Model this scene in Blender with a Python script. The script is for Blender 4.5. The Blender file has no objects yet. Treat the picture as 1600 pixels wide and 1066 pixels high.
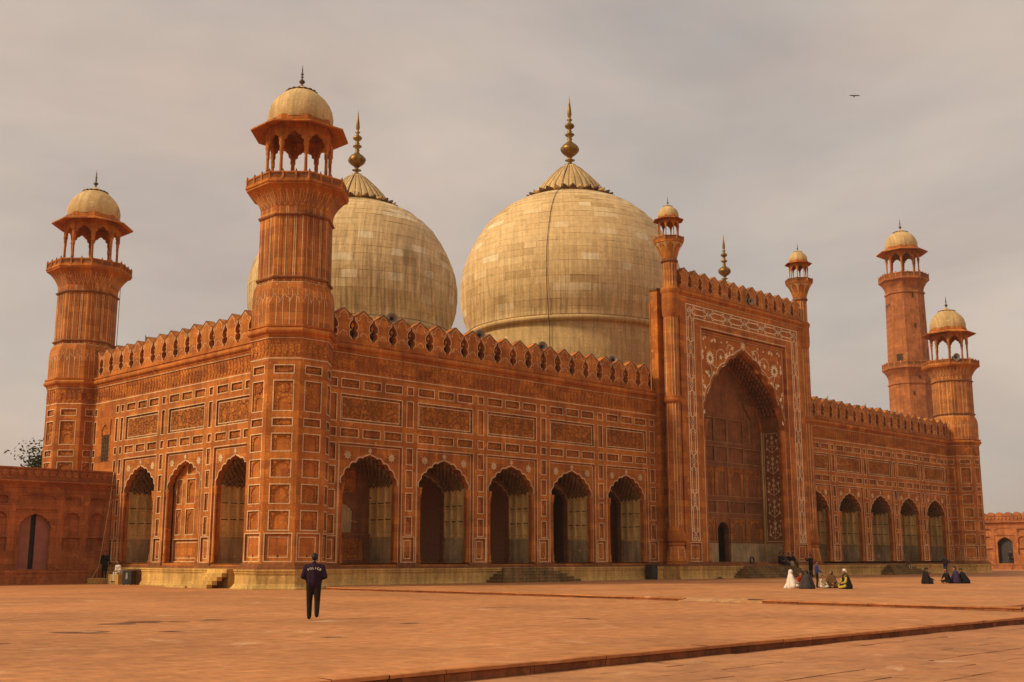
import bpy, math, random
from math import sin, cos, pi, radians, tan, atan2, hypot
from mathutils import Matrix, Vector
random.seed(7)
S = bpy.context.scene

# ------------------------------------------------------------------ camera, sky, sun, exposure
cam_d = bpy.data.cameras.new('camera'); cam = bpy.data.objects.new('camera', cam_d); S.collection.objects.link(cam)
cam_d.sensor_width = 36.0; cam_d.lens = 36.0 * 1792.9 / 1600; cam_d.clip_end = 4000; cam_d.clip_start = 0.1
PITCH, YAW = 0.1871, 0.7830
_F = Vector((cos(YAW) * cos(PITCH), sin(YAW) * cos(PITCH), sin(PITCH)))
cam.location = (-37.08, -54.70, 1.65); cam.rotation_euler = _F.to_track_quat('-Z', 'Y').to_euler()
S.camera = cam
SUN_EL = radians(38); SUN_AZ = radians(157)            # azimuth counter-clockwise from +X: low over the side wall
sun_d = bpy.data.lights.new('sun', 'SUN'); sun_d.energy = 2.0; sun_d.angle = radians(8); sun_d.color = (1.0, 0.80, 0.50)
sun = bpy.data.objects.new('sun', sun_d); S.collection.objects.link(sun)
sd = Vector((cos(SUN_AZ) * cos(SUN_EL), sin(SUN_AZ) * cos(SUN_EL), sin(SUN_EL)))
sun.rotation_euler = sd.to_track_quat('Z', 'Y').to_euler()
W = bpy.data.worlds.new('World'); S.world = W; W.use_nodes = True
nt = W.node_tree; nt.nodes.clear()
def _n(tree, t, **k):
    n = tree.nodes.new(t)
    for a, v in k.items():
        setattr(n, a, v)
    return n
out = _n(nt, 'ShaderNodeOutputWorld'); bg = _n(nt, 'ShaderNodeBackground')
sky = _n(nt, 'ShaderNodeTexSky', sky_type='NISHITA', sun_disc=False, sun_elevation=SUN_EL, dust_density=6.0, air_density=1.2)
sky.sun_rotation = (pi / 2 - SUN_AZ) % (2 * pi)
scl = _n(nt, 'ShaderNodeMix', data_type='RGBA', blend_type='MULTIPLY'); scl.inputs[0].default_value = 1
scl.inputs[7].default_value = (0.064, 0.054, 0.044, 1); nt.links.new(sky.outputs[0], scl.inputs[6])
tc = _n(nt, 'ShaderNodeTexCoord'); mp = _n(nt, 'ShaderNodeMapping'); mp.inputs['Scale'].default_value = (1.2, 1.2, 3.2)
nt.links.new(tc.outputs['Generated'], mp.inputs[0])
nz = _n(nt, 'ShaderNodeTexNoise'); nz.inputs['Scale'].default_value = 1.7; nz.inputs['Detail'].default_value = 6; nz.inputs['Roughness'].default_value = 0.55; nz.inputs['Distortion'].default_value = 0.4
nt.links.new(mp.outputs[0], nz.inputs['Vector'])
cr = _n(nt, 'ShaderNodeValToRGB'); cr.color_ramp.elements[0].position = 0.30; cr.color_ramp.elements[1].position = 0.74
cr.color_ramp.elements[0].color = (0.326, 0.283, 0.262, 1); cr.color_ramp.elements[1].color = (0.535, 0.443, 0.370, 1)
nt.links.new(nz.outputs[0], cr.inputs[0])
nz2 = _n(nt, 'ShaderNodeTexNoise'); nz2.inputs['Scale'].default_value = 2.6; nz2.inputs['Detail'].default_value = 4; nt.links.new(mp.outputs[0], nz2.inputs['Vector'])
pk = _n(nt, 'ShaderNodeValToRGB'); pk.color_ramp.elements[0].position = 0.38; pk.color_ramp.elements[1].position = 0.66
pk.color_ramp.elements[0].color = (0.955, 0.985, 1.0, 1); pk.color_ramp.elements[1].color = (1.05, 0.99, 0.955, 1); nt.links.new(nz2.outputs[0], pk.inputs[0])
pm = _n(nt, 'ShaderNodeMix', data_type='RGBA', blend_type='MULTIPLY'); pm.inputs[0].default_value = 1; nt.links.new(cr.outputs[0], pm.inputs[6]); nt.links.new(pk.outputs[0], pm.inputs[7])
mx = _n(nt, 'ShaderNodeMix', data_type='RGBA'); mx.inputs[0].default_value = 0.86
nt.links.new(scl.outputs[2], mx.inputs[6]); nt.links.new(pm.outputs[2], mx.inputs[7])
nt.links.new(mx.outputs[2], bg.inputs[0]); bg.inputs[1].default_value = 1.0; nt.links.new(bg.outputs[0], out.inputs[0])
vs = S.view_settings; vs.view_transform = 'Standard'; vs.look = 'None'; vs.exposure = 0.56; vs.gamma = 1.0
S.cycles.use_denoising = True; S.cycles.max_bounces = 6; S.cycles.diffuse_bounces = 4; S.cycles.glossy_bounces = 2
S.cycles.transmission_bounces = 2; S.cycles.sample_clamp_indirect = 4.0

# ------------------------------------------------------------------ materials
MATS = {}
def mat_new(name):
    m = bpy.data.materials.new(name); m.use_nodes = True; t = m.node_tree
    b = t.nodes['Principled BSDF']; b.inputs['Roughness'].default_value = 0.85; b.inputs['Specular IOR Level'].default_value = 0.25
    MATS[name] = m
    return m, t, b
def mixc(t, f, a, b, blend='MIX'):
    n = _n(t, 'ShaderNodeMix', data_type='RGBA', blend_type=blend)
    for i, v in ((0, f), (6, a), (7, b)):
        if hasattr(v, 'is_linked') or hasattr(v, 'links'):
            t.links.new(v, n.inputs[i])
        elif i == 0: n.inputs[0].default_value = v
        else: n.inputs[i].default_value = tuple(v) + ((1,) if len(v) == 3 else ())
    return n.outputs[2]
def noise(t, vec, scale, detail=4, rough=0.55, dist=0.0):
    n = _n(t, 'ShaderNodeTexNoise'); n.inputs['Scale'].default_value = scale; n.inputs['Detail'].default_value = detail
    n.inputs['Roughness'].default_value = rough; n.inputs['Distortion'].default_value = dist
    t.links.new(vec, n.inputs['Vector']); return n.outputs[0]
def ramp(t, v, stops):
    r = _n(t, 'ShaderNodeValToRGB'); e = r.color_ramp.elements
    while len(e) < len(stops): e.new(0.5)
    for k, (p, c) in enumerate(stops):
        e[k].position = p; e[k].color = (c, c, c, 1) if not hasattr(c, '__len__') else tuple(c) + (1,)
    t.links.new(v, r.inputs[0]); return r.outputs[0]
def wall_uv(t, sz=1.0):
    """(x - y, z) of the world position: runs along both fronts and round the towers"""
    g = _n(t, 'ShaderNodeNewGeometry'); s = _n(t, 'ShaderNodeSeparateXYZ'); t.links.new(g.outputs['Position'], s.inputs[0])
    d = _n(t, 'ShaderNodeMath', operation='SUBTRACT'); t.links.new(s.outputs[0], d.inputs[0]); t.links.new(s.outputs[1], d.inputs[1])
    z = _n(t, 'ShaderNodeMath', operation='MULTIPLY'); t.links.new(s.outputs[2], z.inputs[0]); z.inputs[1].default_value = sz
    c = _n(t, 'ShaderNodeCombineXYZ'); t.links.new(d.outputs[0], c.inputs[0]); t.links.new(z.outputs[0], c.inputs[1])
    return c.outputs[0], g.outputs['Position']
def bump(t, b, h, strength=0.4, dist=0.02):
    n = _n(t, 'ShaderNodeBump'); n.inputs['Strength'].default_value = strength; n.inputs['Distance'].default_value = dist
    t.links.new(h, n.inputs['Height']); t.links.new(n.outputs[0], b.inputs['Normal'])
def stone(name, c1, c2, cm, bw=1.25, bh=0.46, mortar=0.006, bias=0.0, weather=(0.62, 1.12), carve=None, streak=0.45, rough=0.85, pale=0.55):
    m, t, b = mat_new(name); uv, pos = wall_uv(t)
    br = _n(t, 'ShaderNodeTexBrick'); br.offset = 0.43; br.inputs['Scale'].default_value = 1.0
    br.inputs['Color1'].default_value = (*c1, 1); br.inputs['Color2'].default_value = (*c2, 1); br.inputs['Mortar'].default_value = (*cm, 1)
    br.inputs['Mortar Size'].default_value = mortar; br.inputs['Brick Width'].default_value = bw; br.inputs['Row Height'].default_value = bh
    br.inputs['Bias'].default_value = bias; br.inputs['Mortar Smooth'].default_value = 0.4
    t.links.new(uv, br.inputs['Vector'])
    w = noise(t, pos, 0.55, 7, 0.62, 0.3)
    lo, hi = weather
    col = mixc(t, 1.0, br.outputs[0], ramp(t, w, [(0.28, lo), (0.5, (lo + hi) / 2), (0.75, hi)]), 'MULTIPLY')
    uv2, _ = wall_uv(t, 0.12)
    st = noise(t, uv2, 2.6, 5, 0.6)
    col = mixc(t, streak, col, ramp(t, st, [(0.35, 0.45), (0.62, 1.12)]), 'MULTIPLY')
    fl = noise(t, pos, 9.0, 4, 0.7)
    col = mixc(t, 0.6, col, ramp(t, fl, [(0.3, 0.62), (0.7, 1.28)]), 'MULTIPLY')
    pt = noise(t, pos, 1.9, 5, 0.6, 0.8)          # pale patches where the face has weathered
    col = mixc(t, ramp(t, pt, [(0.60, 0.0), (0.72, pale)]), col, tuple(min(1, v * 1.55 + 0.02) for v in c1))
    if carve:                                       # groove colour darkened: painted shade that strengthens the carved relief
        vd = _n(t, 'ShaderNodeTexVoronoi', feature='DISTANCE_TO_EDGE'); vd.inputs['Scale'].default_value = 1.9 if carve == 'floral' else 4.2; vd.inputs['Randomness'].default_value = 0.85
        wv = noise(t, pos, 1.6, 2, 0.5); wp = _n(t, 'ShaderNodeVectorMath', operation='MULTIPLY_ADD'); cb = _n(t, 'ShaderNodeCombineXYZ')
        for i in range(3): t.links.new(wv, cb.inputs[i])
        t.links.new(cb.outputs[0], wp.inputs[0]); wp.inputs[1].default_value = (.7, .7, .7); t.links.new(pos, wp.inputs[2]); t.links.new(wp.outputs[0], vd.inputs['Vector'])
        groove = ramp(t, vd.outputs[0], [(0.02, 0.0), (0.10, 1.0)])
        col = mixc(t, 0.30, col, ramp(t, groove, [(0.0, 0.45), (1.0, 1.08)]), 'MULTIPLY')
    t.links.new(col, b.inputs['Base Color']); b.inputs['Roughness'].default_value = rough
    if carve == 'floral':
        nz2 = noise(t, pos, 3.4, 2, 0.5, 1.6)
        a = _n(t, 'ShaderNodeMath', operation='ADD'); t.links.new(groove, a.inputs[0]); t.links.new(ramp(t, nz2, [(0.42, 0), (0.56, 1)]), a.inputs[1])
        bump(t, b, a.outputs[0], 1.0, 0.09)
    elif carve == 'fine':
        bump(t, b, groove, 0.9, 0.05)
    else:
        a = _n(t, 'ShaderNodeMath', operation='ADD'); t.links.new(fl, a.inputs[0]); t.links.new(br.outputs['Fac'], a.inputs[1])
        i = _n(t, 'ShaderNodeMath', operation='MULTIPLY'); t.links.new(a.outputs[0], i.inputs[0]); i.inputs[1].default_value = -1
        bump(t, b, i.outputs[0], 0.5, 0.012)
    return m
SS1, SS2, SSM = (0.67, 0.226, 0.036), (0.44, 0.126, 0.026), (0.28, 0.09, 0.022)
stone('sandstone', SS1, SS2, SSM)
stone('sandstone_carved', SS1, SS2, SSM, carve='fine', mortar=0.0)
stone('sandstone_floral', (0.66, 0.222, 0.036), (0.50, 0.158, 0.028), SSM, carve='floral', mortar=0.0, bw=2.4, bh=1.7)
stone('sandstone_old', (0.56, 0.20, 0.066), (0.42, 0.14, 0.05), (0.16, 0.06, 0.03), bw=1.0, bh=0.42, streak=0.5)
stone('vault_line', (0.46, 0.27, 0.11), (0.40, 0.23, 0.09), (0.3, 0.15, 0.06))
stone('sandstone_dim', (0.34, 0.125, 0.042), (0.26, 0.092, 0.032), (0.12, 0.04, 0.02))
stone('cap_stone', (0.21, 0.115, 0.055), (0.15, 0.08, 0.04), (0.08, 0.04, 0.02), weather=(0.5, 1.2))
stone('limestone', (0.76, 0.475, 0.15), (0.64, 0.385, 0.115), (0.2, 0.12, 0.045), bw=1.5, bh=0.75, streak=0.6, weather=(0.55, 1.15), pale=.3)
stone('limestone_old', (0.34, 0.20, 0.07), (0.24, 0.14, 0.05), (0.07, 0.04, 0.02), bw=0.55, bh=0.2, streak=0.7, weather=(0.5, 1.2), mortar=0.012)
stone('plaster', (0.88, 0.60, 0.235), (0.82, 0.54, 0.20), (0.45, 0.22, 0.07), bw=3, bh=1.6, streak=0.5, weather=(0.65, 1.1), pale=.2)
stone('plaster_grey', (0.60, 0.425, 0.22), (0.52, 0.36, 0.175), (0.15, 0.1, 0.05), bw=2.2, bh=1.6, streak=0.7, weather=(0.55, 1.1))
stone('inlay_bright', (0.97, 0.78, 0.52), (0.95, 0.74, 0.47), (0.6, 0.38, 0.2), streak=0.2, weather=(0.8, 1.1), pale=0)
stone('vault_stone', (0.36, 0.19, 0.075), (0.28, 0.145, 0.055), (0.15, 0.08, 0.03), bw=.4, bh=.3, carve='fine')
stone('inlay', (0.90, 0.64, 0.37), (0.84, 0.57, 0.31), (0.6, 0.38, 0.2), streak=0.4, weather=(0.6, 1.12), pale=.2)
stone('marble_plain', (0.74, 0.505, 0.235), (0.67, 0.45, 0.20), (0.3, 0.2, 0.08), bw=1.4, bh=0.9, streak=0.5, weather=(0.75, 1.08))
stone('stone_dark', (0.055, 0.028, 0.018), (0.04, 0.02, 0.014), (0.03, 0.015, 0.01), pale=0.0)  # near-black: painted shade under porch shelves, and backing behind the merlons
stone('joint', (0.52, 0.35, 0.165), (0.48, 0.32, 0.145), (0.2, 0.13, 0.06))
def dome_marble():
    m, t, b = mat_new('marble_block'); uv, pos = wall_uv(t)
    at = _n(t, 'ShaderNodeAttribute'); at.attribute_name = 'tint'
    base = ramp(t, at.outputs['Fac'], [(0.0, (0.56, 0.37, 0.16)), (0.3, (0.70, 0.475, 0.22)), (0.7, (0.75, 0.525, 0.255)), (1.0, (0.84, 0.66, 0.40))])
    vein = noise(t, pos, 1.1, 8, 0.65, 2.2)
    col = mixc(t, 0.5, base, ramp(t, vein, [(0.38, 0.72), (0.55, 1.1)]), 'MULTIPLY')
    uv2, _ = wall_uv(t, 0.06); st = noise(t, uv2, 3.2, 5, 0.65)
    sp = _n(t, 'ShaderNodeSeparateXYZ'); t.links.new(pos, sp.inputs[0])
    low = _n(t, 'ShaderNodeMapRange'); t.links.new(sp.outputs[2], low.inputs[0]); low.inputs[1].default_value = 31; low.inputs[2].default_value = 21; low.inputs[3].default_value = 0.22; low.inputs[4].default_value = 0.8
    col = mixc(t, low.outputs[0], col, ramp(t, st, [(0.4, 0.42), (0.6, 1.05)]), 'MULTIPLY')
    t.links.new(col, b.inputs['Base Color']); b.inputs['Roughness'].default_value = 0.6
    bump(t, b, vein, 0.25, 0.02)
dome_marble()
def simple(name, c, rough=0.8, var=0.25, scale=6.0, metal=0.0, spec=0.25):
    m, t, b = mat_new(name); g = _n(t, 'ShaderNodeNewGeometry')
    n1 = noise(t, g.outputs['Position'], scale, 5, 0.6)
    col = mixc(t, 1.0, c, ramp(t, n1, [(0.3, 1 - var), (0.7, 1 + var)]), 'MULTIPLY')
    t.links.new(col, b.inputs['Base Color']); b.inputs['Roughness'].default_value = rough; b.inputs['Metallic'].default_value = metal
    b.inputs['Specular IOR Level'].default_value = spec
    return m
simple('brass', (0.25, 0.14, 0.036), 0.45, 0.6, 2.2, 0.75)
simple('bronze_dark', (0.11, 0.075, 0.045), 0.5, 0.4, 4.0, 0.6)
simple('horn_grey', (0.30, 0.27, 0.235), 0.45, 0.2, 5.0, 0.2)
simple('horn_dark', (0.045, 0.04, 0.04), 0.6)
simple('cable', (0.03, 0.025, 0.02), 0.7)
simple('door_pink', (0.36, 0.155, 0.115), 0.6, 0.15, 2.0)
simple('wood_dark', (0.055, 0.028, 0.015), 0.7, 0.4, 3.0)
simple('box_black', (0.032, 0.028, 0.026), 0.6, 0.3, 3.0)
simple('bamboo', (0.48, 0.30, 0.12), 0.7)
simple('interior', (0.42, 0.17, 0.075), 0.9)
simple('bark', (0.07, 0.045, 0.025), 0.9)
simple('leaf', (0.055, 0.075, 0.018), 0.7, 0.5, 1.2)
simple('feather', (0.03, 0.028, 0.03), 0.8)
simple('skin', (0.30, 0.145, 0.075), 0.6, 0.08)
simple('hair', (0.012, 0.009, 0.008), 0.6)
for nm, c in dict(navy=(0.030, 0.014, 0.030), trousers=(0.022, 0.015, 0.012), shoe=(0.012, 0.01, 0.01), white=(0.72, 0.66, 0.60), cream=(0.55, 0.44, 0.28), red=(0.28, 0.035, 0.02),
                  blue=(0.035, 0.045, 0.16), brown=(0.13, 0.065, 0.03), black=(0.016, 0.013, 0.015), grey=(0.055, 0.045, 0.045), yellow=(0.50, 0.35, 0.05), purple=(0.045, 0.028, 0.07), teal=(0.10, 0.25, 0.30)).items():
    simple('cloth_' + nm, c, 0.9, 0.18, 14.0, 0, 0.1)
simple('print_white', (0.75, 0.72, 0.62), 0.7, 0.05)
def ground_mat(name, c1, c2, bw, bh, rot=0.0, joint=0.72, msize=0.010):
    m, t, b = mat_new(name); g = _n(t, 'ShaderNodeNewGeometry'); mp = _n(t, 'ShaderNodeMapping'); mp.inputs['Rotation'].default_value = (0, 0, rot)
    t.links.new(g.outputs['Position'], mp.inputs[0]); P = mp.outputs[0]
    br = _n(t, 'ShaderNodeTexBrick'); br.inputs['Scale'].default_value = 1.0
    br.inputs['Color1'].default_value = (*c1, 1); br.inputs['Color2'].default_value = (*c2, 1)
    br.inputs['Mortar'].default_value = tuple(v * joint for v in c2) + (1,); br.inputs['Mortar Size'].default_value = msize
    br.inputs['Brick Width'].default_value = bw; br.inputs['Row Height'].default_value = bh; br.inputs['Mortar Smooth'].default_value = 0.6
    t.links.new(P, br.inputs['Vector'])
    w = noise(t, P, 0.16, 8, 0.62, 0.4); f1 = noise(t, P, 2.3, 6, 0.7); f2 = noise(t, P, 0.55, 6, 0.65, 0.6)
    col = mixc(t, 1.0, br.outputs[0], ramp(t, w, [(0.3, 0.72), (0.7, 1.16)]), 'MULTIPLY')
    col = mixc(t, 0.8, col, ramp(t, f1, [(0.3, 0.62), (0.7, 1.28)]), 'MULTIPLY')
    col = mixc(t, ramp(t, f2, [(0.60, 0.0), (0.72, 0.6)]), col, (0.74, 0.47, 0.27))
    d = noise(t, P, 0.42, 7, 0.68, 1.0)
    col = mixc(t, ramp(t, d, [(0.27, 0.85), (0.345, 0.0)]), col, (0.13, 0.055, 0.026))
    t.links.new(col, b.inputs['Base Color']); b.inputs['Roughness'].default_value = 0.8
    a = _n(t, 'ShaderNodeMath', operation='SUBTRACT'); t.links.new(f1, a.inputs[0]); t.links.new(br.outputs['Fac'], a.inputs[1])
    bump(t, b, a.outputs[0], 0.5, 0.012)
ground_mat('paving', (0.56, 0.245, 0.092), (0.51, 0.21, 0.075), 0.62, 0.30)
ground_mat('paving_terrace', (0.56, 0.245, 0.092), (0.51, 0.21, 0.075), 0.62, 0.30, pi / 2)
ground_mat('paving_slab', (0.53, 0.245, 0.105), (0.48, 0.205, 0.085), 9.0, 9.0, 0.3, 0.9, 0.0)
ground_mat('earth', (0.36, 0.20, 0.10), (0.33, 0.18, 0.09), 3.0, 3.0)
ground_mat('worn_paving', (0.22, 0.095, 0.045), (0.15, 0.065, 0.032), .6, .3)
ground_mat('mortar', (0.56, 0.31, 0.14), (0.50, 0.26, 0.11), 5, 5)
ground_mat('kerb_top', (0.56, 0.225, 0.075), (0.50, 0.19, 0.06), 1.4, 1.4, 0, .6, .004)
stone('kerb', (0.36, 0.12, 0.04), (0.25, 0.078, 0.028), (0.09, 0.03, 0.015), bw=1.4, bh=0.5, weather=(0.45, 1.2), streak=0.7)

# ------------------------------------------------------------------ mesh builder
I4 = Matrix.Identity(4)
class MB:
    def __init__(s): s.v = []; s.f = []; s.m = []; s.sm = []; s.t = []; s.M = I4; s.mats = []
    def mi(s, m):
        if m not in s.mats: s.mats.append(m)
        return s.mats.index(m)
    def add(s, vs, fs, m, smooth=False, tint=0.5):
        o = len(s.v); M = s.M
        s.v += [tuple(M @ Vector(p)) for p in vs] if M is not I4 else [tuple(p) for p in vs]
        k = s.mi(m)
        for f in fs:
            s.f.append([i + o for i in f]); s.m.append(k); s.sm.append(smooth); s.t.append(tint)
    def box(s, a, b, m):
        x0, y0, z0 = a; x1, y1, z1 = b
        s.add([(x0, y0, z0), (x1, y0, z0), (x1, y1, z0), (x0, y1, z0), (x0, y0, z1), (x1, y0, z1), (x1, y1, z1), (x0, y1, z1)],
              [(0, 3, 2, 1), (4, 5, 6, 7), (0, 1, 5, 4), (1, 2, 6, 5), (2, 3, 7, 6), (3, 0, 4, 7)], m)
    def prism(s, poly, y0, y1, m, back=True, mside=None):
        """outline in local (x, z); front at y0, back at y1"""
        n = len(poly); vs = [(x, y0, z) for x, z in poly] + [(x, y1, z) for x, z in poly]
        fs = [tuple(range(n))] + ([tuple(range(2 * n - 1, n - 1, -1))] if back else [])
        s.add(vs, fs, m); s.add(vs, [(i, (i + 1) % n, n + (i + 1) % n, n + i) for i in range(n)], mside or m)
    def lathe(s, prof, n, c=(0, 0), rot=0.0, m='sandstone', smooth=True, caps=False):
        vs = []; fs = []
        for r, z in prof:
            vs += [(c[0] + r * cos(rot + 2 * pi * k / n), c[1] + r * sin(rot + 2 * pi * k / n), z) for k in range(n)]
        for i in range(len(prof) - 1):
            for k in range(n):
                fs.append((i * n + k, i * n + (k + 1) % n, (i + 1) * n + (k + 1) % n, (i + 1) * n + k))
        if caps: fs += [tuple(range(n - 1, -1, -1)), tuple(range((len(prof) - 1) * n, len(prof) * n))]
        s.add(vs, fs, m, smooth)
    def octo(s, prof, c, m, caps=False):
        s.lathe([(a / cos(pi / 8), z) for a, z in prof], 8, c, pi / 8, m, False, caps)
    def tube(s, pts, r, m, n=6, smooth=True):
        pts = [Vector(p) for p in pts]; rs = r if hasattr(r, '__len__') else [r] * len(pts); vs = []; fs = []
        for i, p in enumerate(pts):
            d = (pts[min(i + 1, len(pts) - 1)] - pts[max(i - 1, 0)]).normalized()
            a = d.cross(Vector((0, 0, 1)));
            if a.length < 1e-4: a = d.cross(Vector((1, 0, 0)))
            a.normalize(); b = d.cross(a)
            vs += [tuple(p + (a * cos(2 * pi * k / n) + b * sin(2 * pi * k / n)) * rs[i]) for k in range(n)]
        for i in range(len(pts) - 1):
            fs += [(i * n + k, i * n + (k + 1) % n, (i + 1) * n + (k + 1) % n, (i + 1) * n + k) for k in range(n)]
        fs += [tuple(range(n - 1, -1, -1)), tuple(range((len(pts) - 1) * n, len(pts) * n))]
        s.add(vs, fs, m, smooth)
    def ribbon(s, pts, w, d, m='inlay', fn=None, closed=False):
        """flat inlay line through (x, z) points, proud of the face by d"""
        n = len(pts); vs = []
        for i, (x, z) in enumerate(pts):
            if closed: a, b = pts[i - 1], pts[(i + 1) % n]
            else: a, b = pts[max(i - 1, 0)], pts[min(i + 1, n - 1)]
            dx, dz = b[0] - a[0], b[1] - a[1]; l = hypot(dx, dz) or 1; nx, nz = -dz / l * w / 2, dx / l * w / 2
            for q in ((x + nx, z + nz), (x - nx, z - nz)):
                vs.append(fn(q[0], q[1], d) if fn else (q[0], -d, q[1]))
        k = n if closed else n - 1
        s.add(vs, [(2 * i, 2 * ((i + 1) % n), 2 * ((i + 1) % n) + 1, 2 * i + 1) for i in range(k)], m)
    def ring(s, x0, x1, z0, z1, w, d, m='inlay', y=0.0):
        """rectangular inlay frame with a little thickness"""
        for a in ((x0, x1, z0, z0 + w), (x0, x1, z1 - w, z1), (x0, x0 + w, z0 + w, z1 - w), (x1 - w, x1, z0 + w, z1 - w)):
            s.box((a[0], y - d, a[2]), (a[1], y + 0.02, a[3]), m)
    def grid(s, u0, u1, z0, z1, holes, m, depth=0.12, y=0.0):
        us = sorted({u0, u1} | {round(v, 4) for h in holes for v in h[:2] if u0 < v < u1}); zs = sorted({z0, z1} | {round(v, 4) for h in holes for v in h[2:4] if z0 < v < z1})
        def hole(i, j):
            a, b = (us[i] + us[i + 1]) / 2, (zs[j] + zs[j + 1]) / 2
            return any(h[0] < a < h[1] and h[2] < b < h[3] for h in holes)
        nu = len(us); nz_ = len(zs)
        vs = [(u, y, z) for z in zs for u in us]
        s.add(vs, [(j * nu + i, j * nu + i + 1, (j + 1) * nu + i + 1, (j + 1) * nu + i) for j in range(nz_ - 1) for i in range(nu - 1) if not hole(i, j)], m)
        for a, b, c, d in [h[:4] for h in holes]:
            q = [(a, y, c), (b, y, c), (b, y, d), (a, y, d)]; q += [(p[0], y + depth, p[2]) for p in q]
            s.add(q, [(0, 1, 5, 4), (1, 2, 6, 5), (2, 3, 7, 6), (3, 0, 4, 7)], m)
    def mesh(s, name):
        me = bpy.data.meshes.new(name); me.from_pydata(s.v, [], s.f); me.update()
        for k in s.mats: me.materials.append(MATS[k])
        me.polygons.foreach_set('material_index', s.m); me.polygons.foreach_set('use_smooth', s.sm)
        a = me.attributes.new('tint', 'FLOAT', 'FACE'); a.data.foreach_set('value', s.t)
        return me
def ob(name, me, parent=None, M=None, **props):
    if isinstance(me, MB): me = me.mesh(name)
    o = bpy.data.objects.new(name, me); S.collection.objects.link(o)
    if parent is not None: o.parent = parent
    if M is not None: o.matrix_basis = M
    for k, v in props.items(): o[k] = v
    return o
def thing(name, label, cat, loc=(0, 0, 0), rz=0.0, group=None):
    o = bpy.data.objects.new(name, None); S.collection.objects.link(o); o.location = loc; o.rotation_euler = (0, 0, rz)
    o['label'] = label; o['category'] = cat
    if group: o['group'] = group
    return o
def frame(org, ang):
    """local x along the wall, local -y outwards, z up; ang = direction of local x in the plan"""
    return Matrix.Translation(org) @ Matrix.Rotation(ang, 4, 'Z')
def T(x, y, z): return Matrix.Translation((x, y, z))
TG = tan(pi / 8)

# ------------------------------------------------------------------ outlines
def multifoil(hw, zs, za, n=5, bulge=0.25, k=5):
    """right half of a cusped pointed arch, from (hw, zs) to (0, za)"""
    H = za - zs; P = [(hw, zs), (hw, zs + 0.46 * H), (0.46 * hw, zs + 0.76 * H), (0, za)]
    bz = []
    for i in range(101):
        t = i / 100; c = ((1 - t) ** 3, 3 * t * (1 - t) ** 2, 3 * t * t * (1 - t), t ** 3)
        bz.append((sum(c[j] * P[j][0] for j in range(4)), sum(c[j] * P[j][1] for j in range(4))))
    L = [0]
    for a, b in zip(bz, bz[1:]): L.append(L[-1] + hypot(b[0] - a[0], b[1] - a[1]))
    nodes = []
    for i in range(n + 1):
        s = L[-1] * i / n; j = min(range(101), key=lambda q: abs(L[q] - s)); nodes.append(bz[j])
    nodes[0] = (hw, zs); nodes[-1] = (0, za)
    o = [nodes[0]]
    for i in range(n):
        a, b = nodes[i], nodes[i + 1]; dx, dz = b[0] - a[0], b[1] - a[1]
        bl = bulge * (0.55 if i == n - 1 else 1.0)
        for q in range(1, k + 1):
            t = q / k; h = 4 * t * (1 - t) * bl
            if i == n - 1: h = bl * 4 * t * (1 - t) * (1.0 - 1.55 * t)
            o.append((a[0] + dx * t + dz * h, a[1] + dz * t - dx * h))
    return o
def offset(pts, d):
    o = []
    for i, (x, z) in enumerate(pts):
        a, b = pts[max(i - 2, 0)], pts[min(i + 2, len(pts) - 1)]; dx, dz = b[0] - a[0], b[1] - a[1]; l = hypot(dx, dz) or 1
        q = (x + dz / l * d, z - dx / l * d)
        if i == len(pts) - 1: q = (0, z + d * 1.15)
        o.append((max(q[0], 0), q[1]))
    return o
def arch_open(hw, zs, za, n=5, base=0.0, **k):
    r = multifoil(hw, zs, za, n, **k)
    return [(hw, base)] + r + [(-x, z) for x, z in r[::-1][1:]] + [(-hw, base)]
def star(c, r, n=8, ri=0.45, rot=0.0):
    return [(c[0] + (r if i % 2 == 0 else r * ri) * sin(rot + pi * i / n), c[1] + (r if i % 2 == 0 else r * ri) * cos(rot + pi * i / n)) for i in range(2 * n)]
def circ(c, r, n=12, a0=0, a1=2 * pi): return [(c[0] + r * cos(a0 + (a1 - a0) * i / n), c[1] + r * sin(a0 + (a1 - a0) * i / n)) for i in range(n + (0 if a1 - a0 > 6.28 else 1))]

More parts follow.
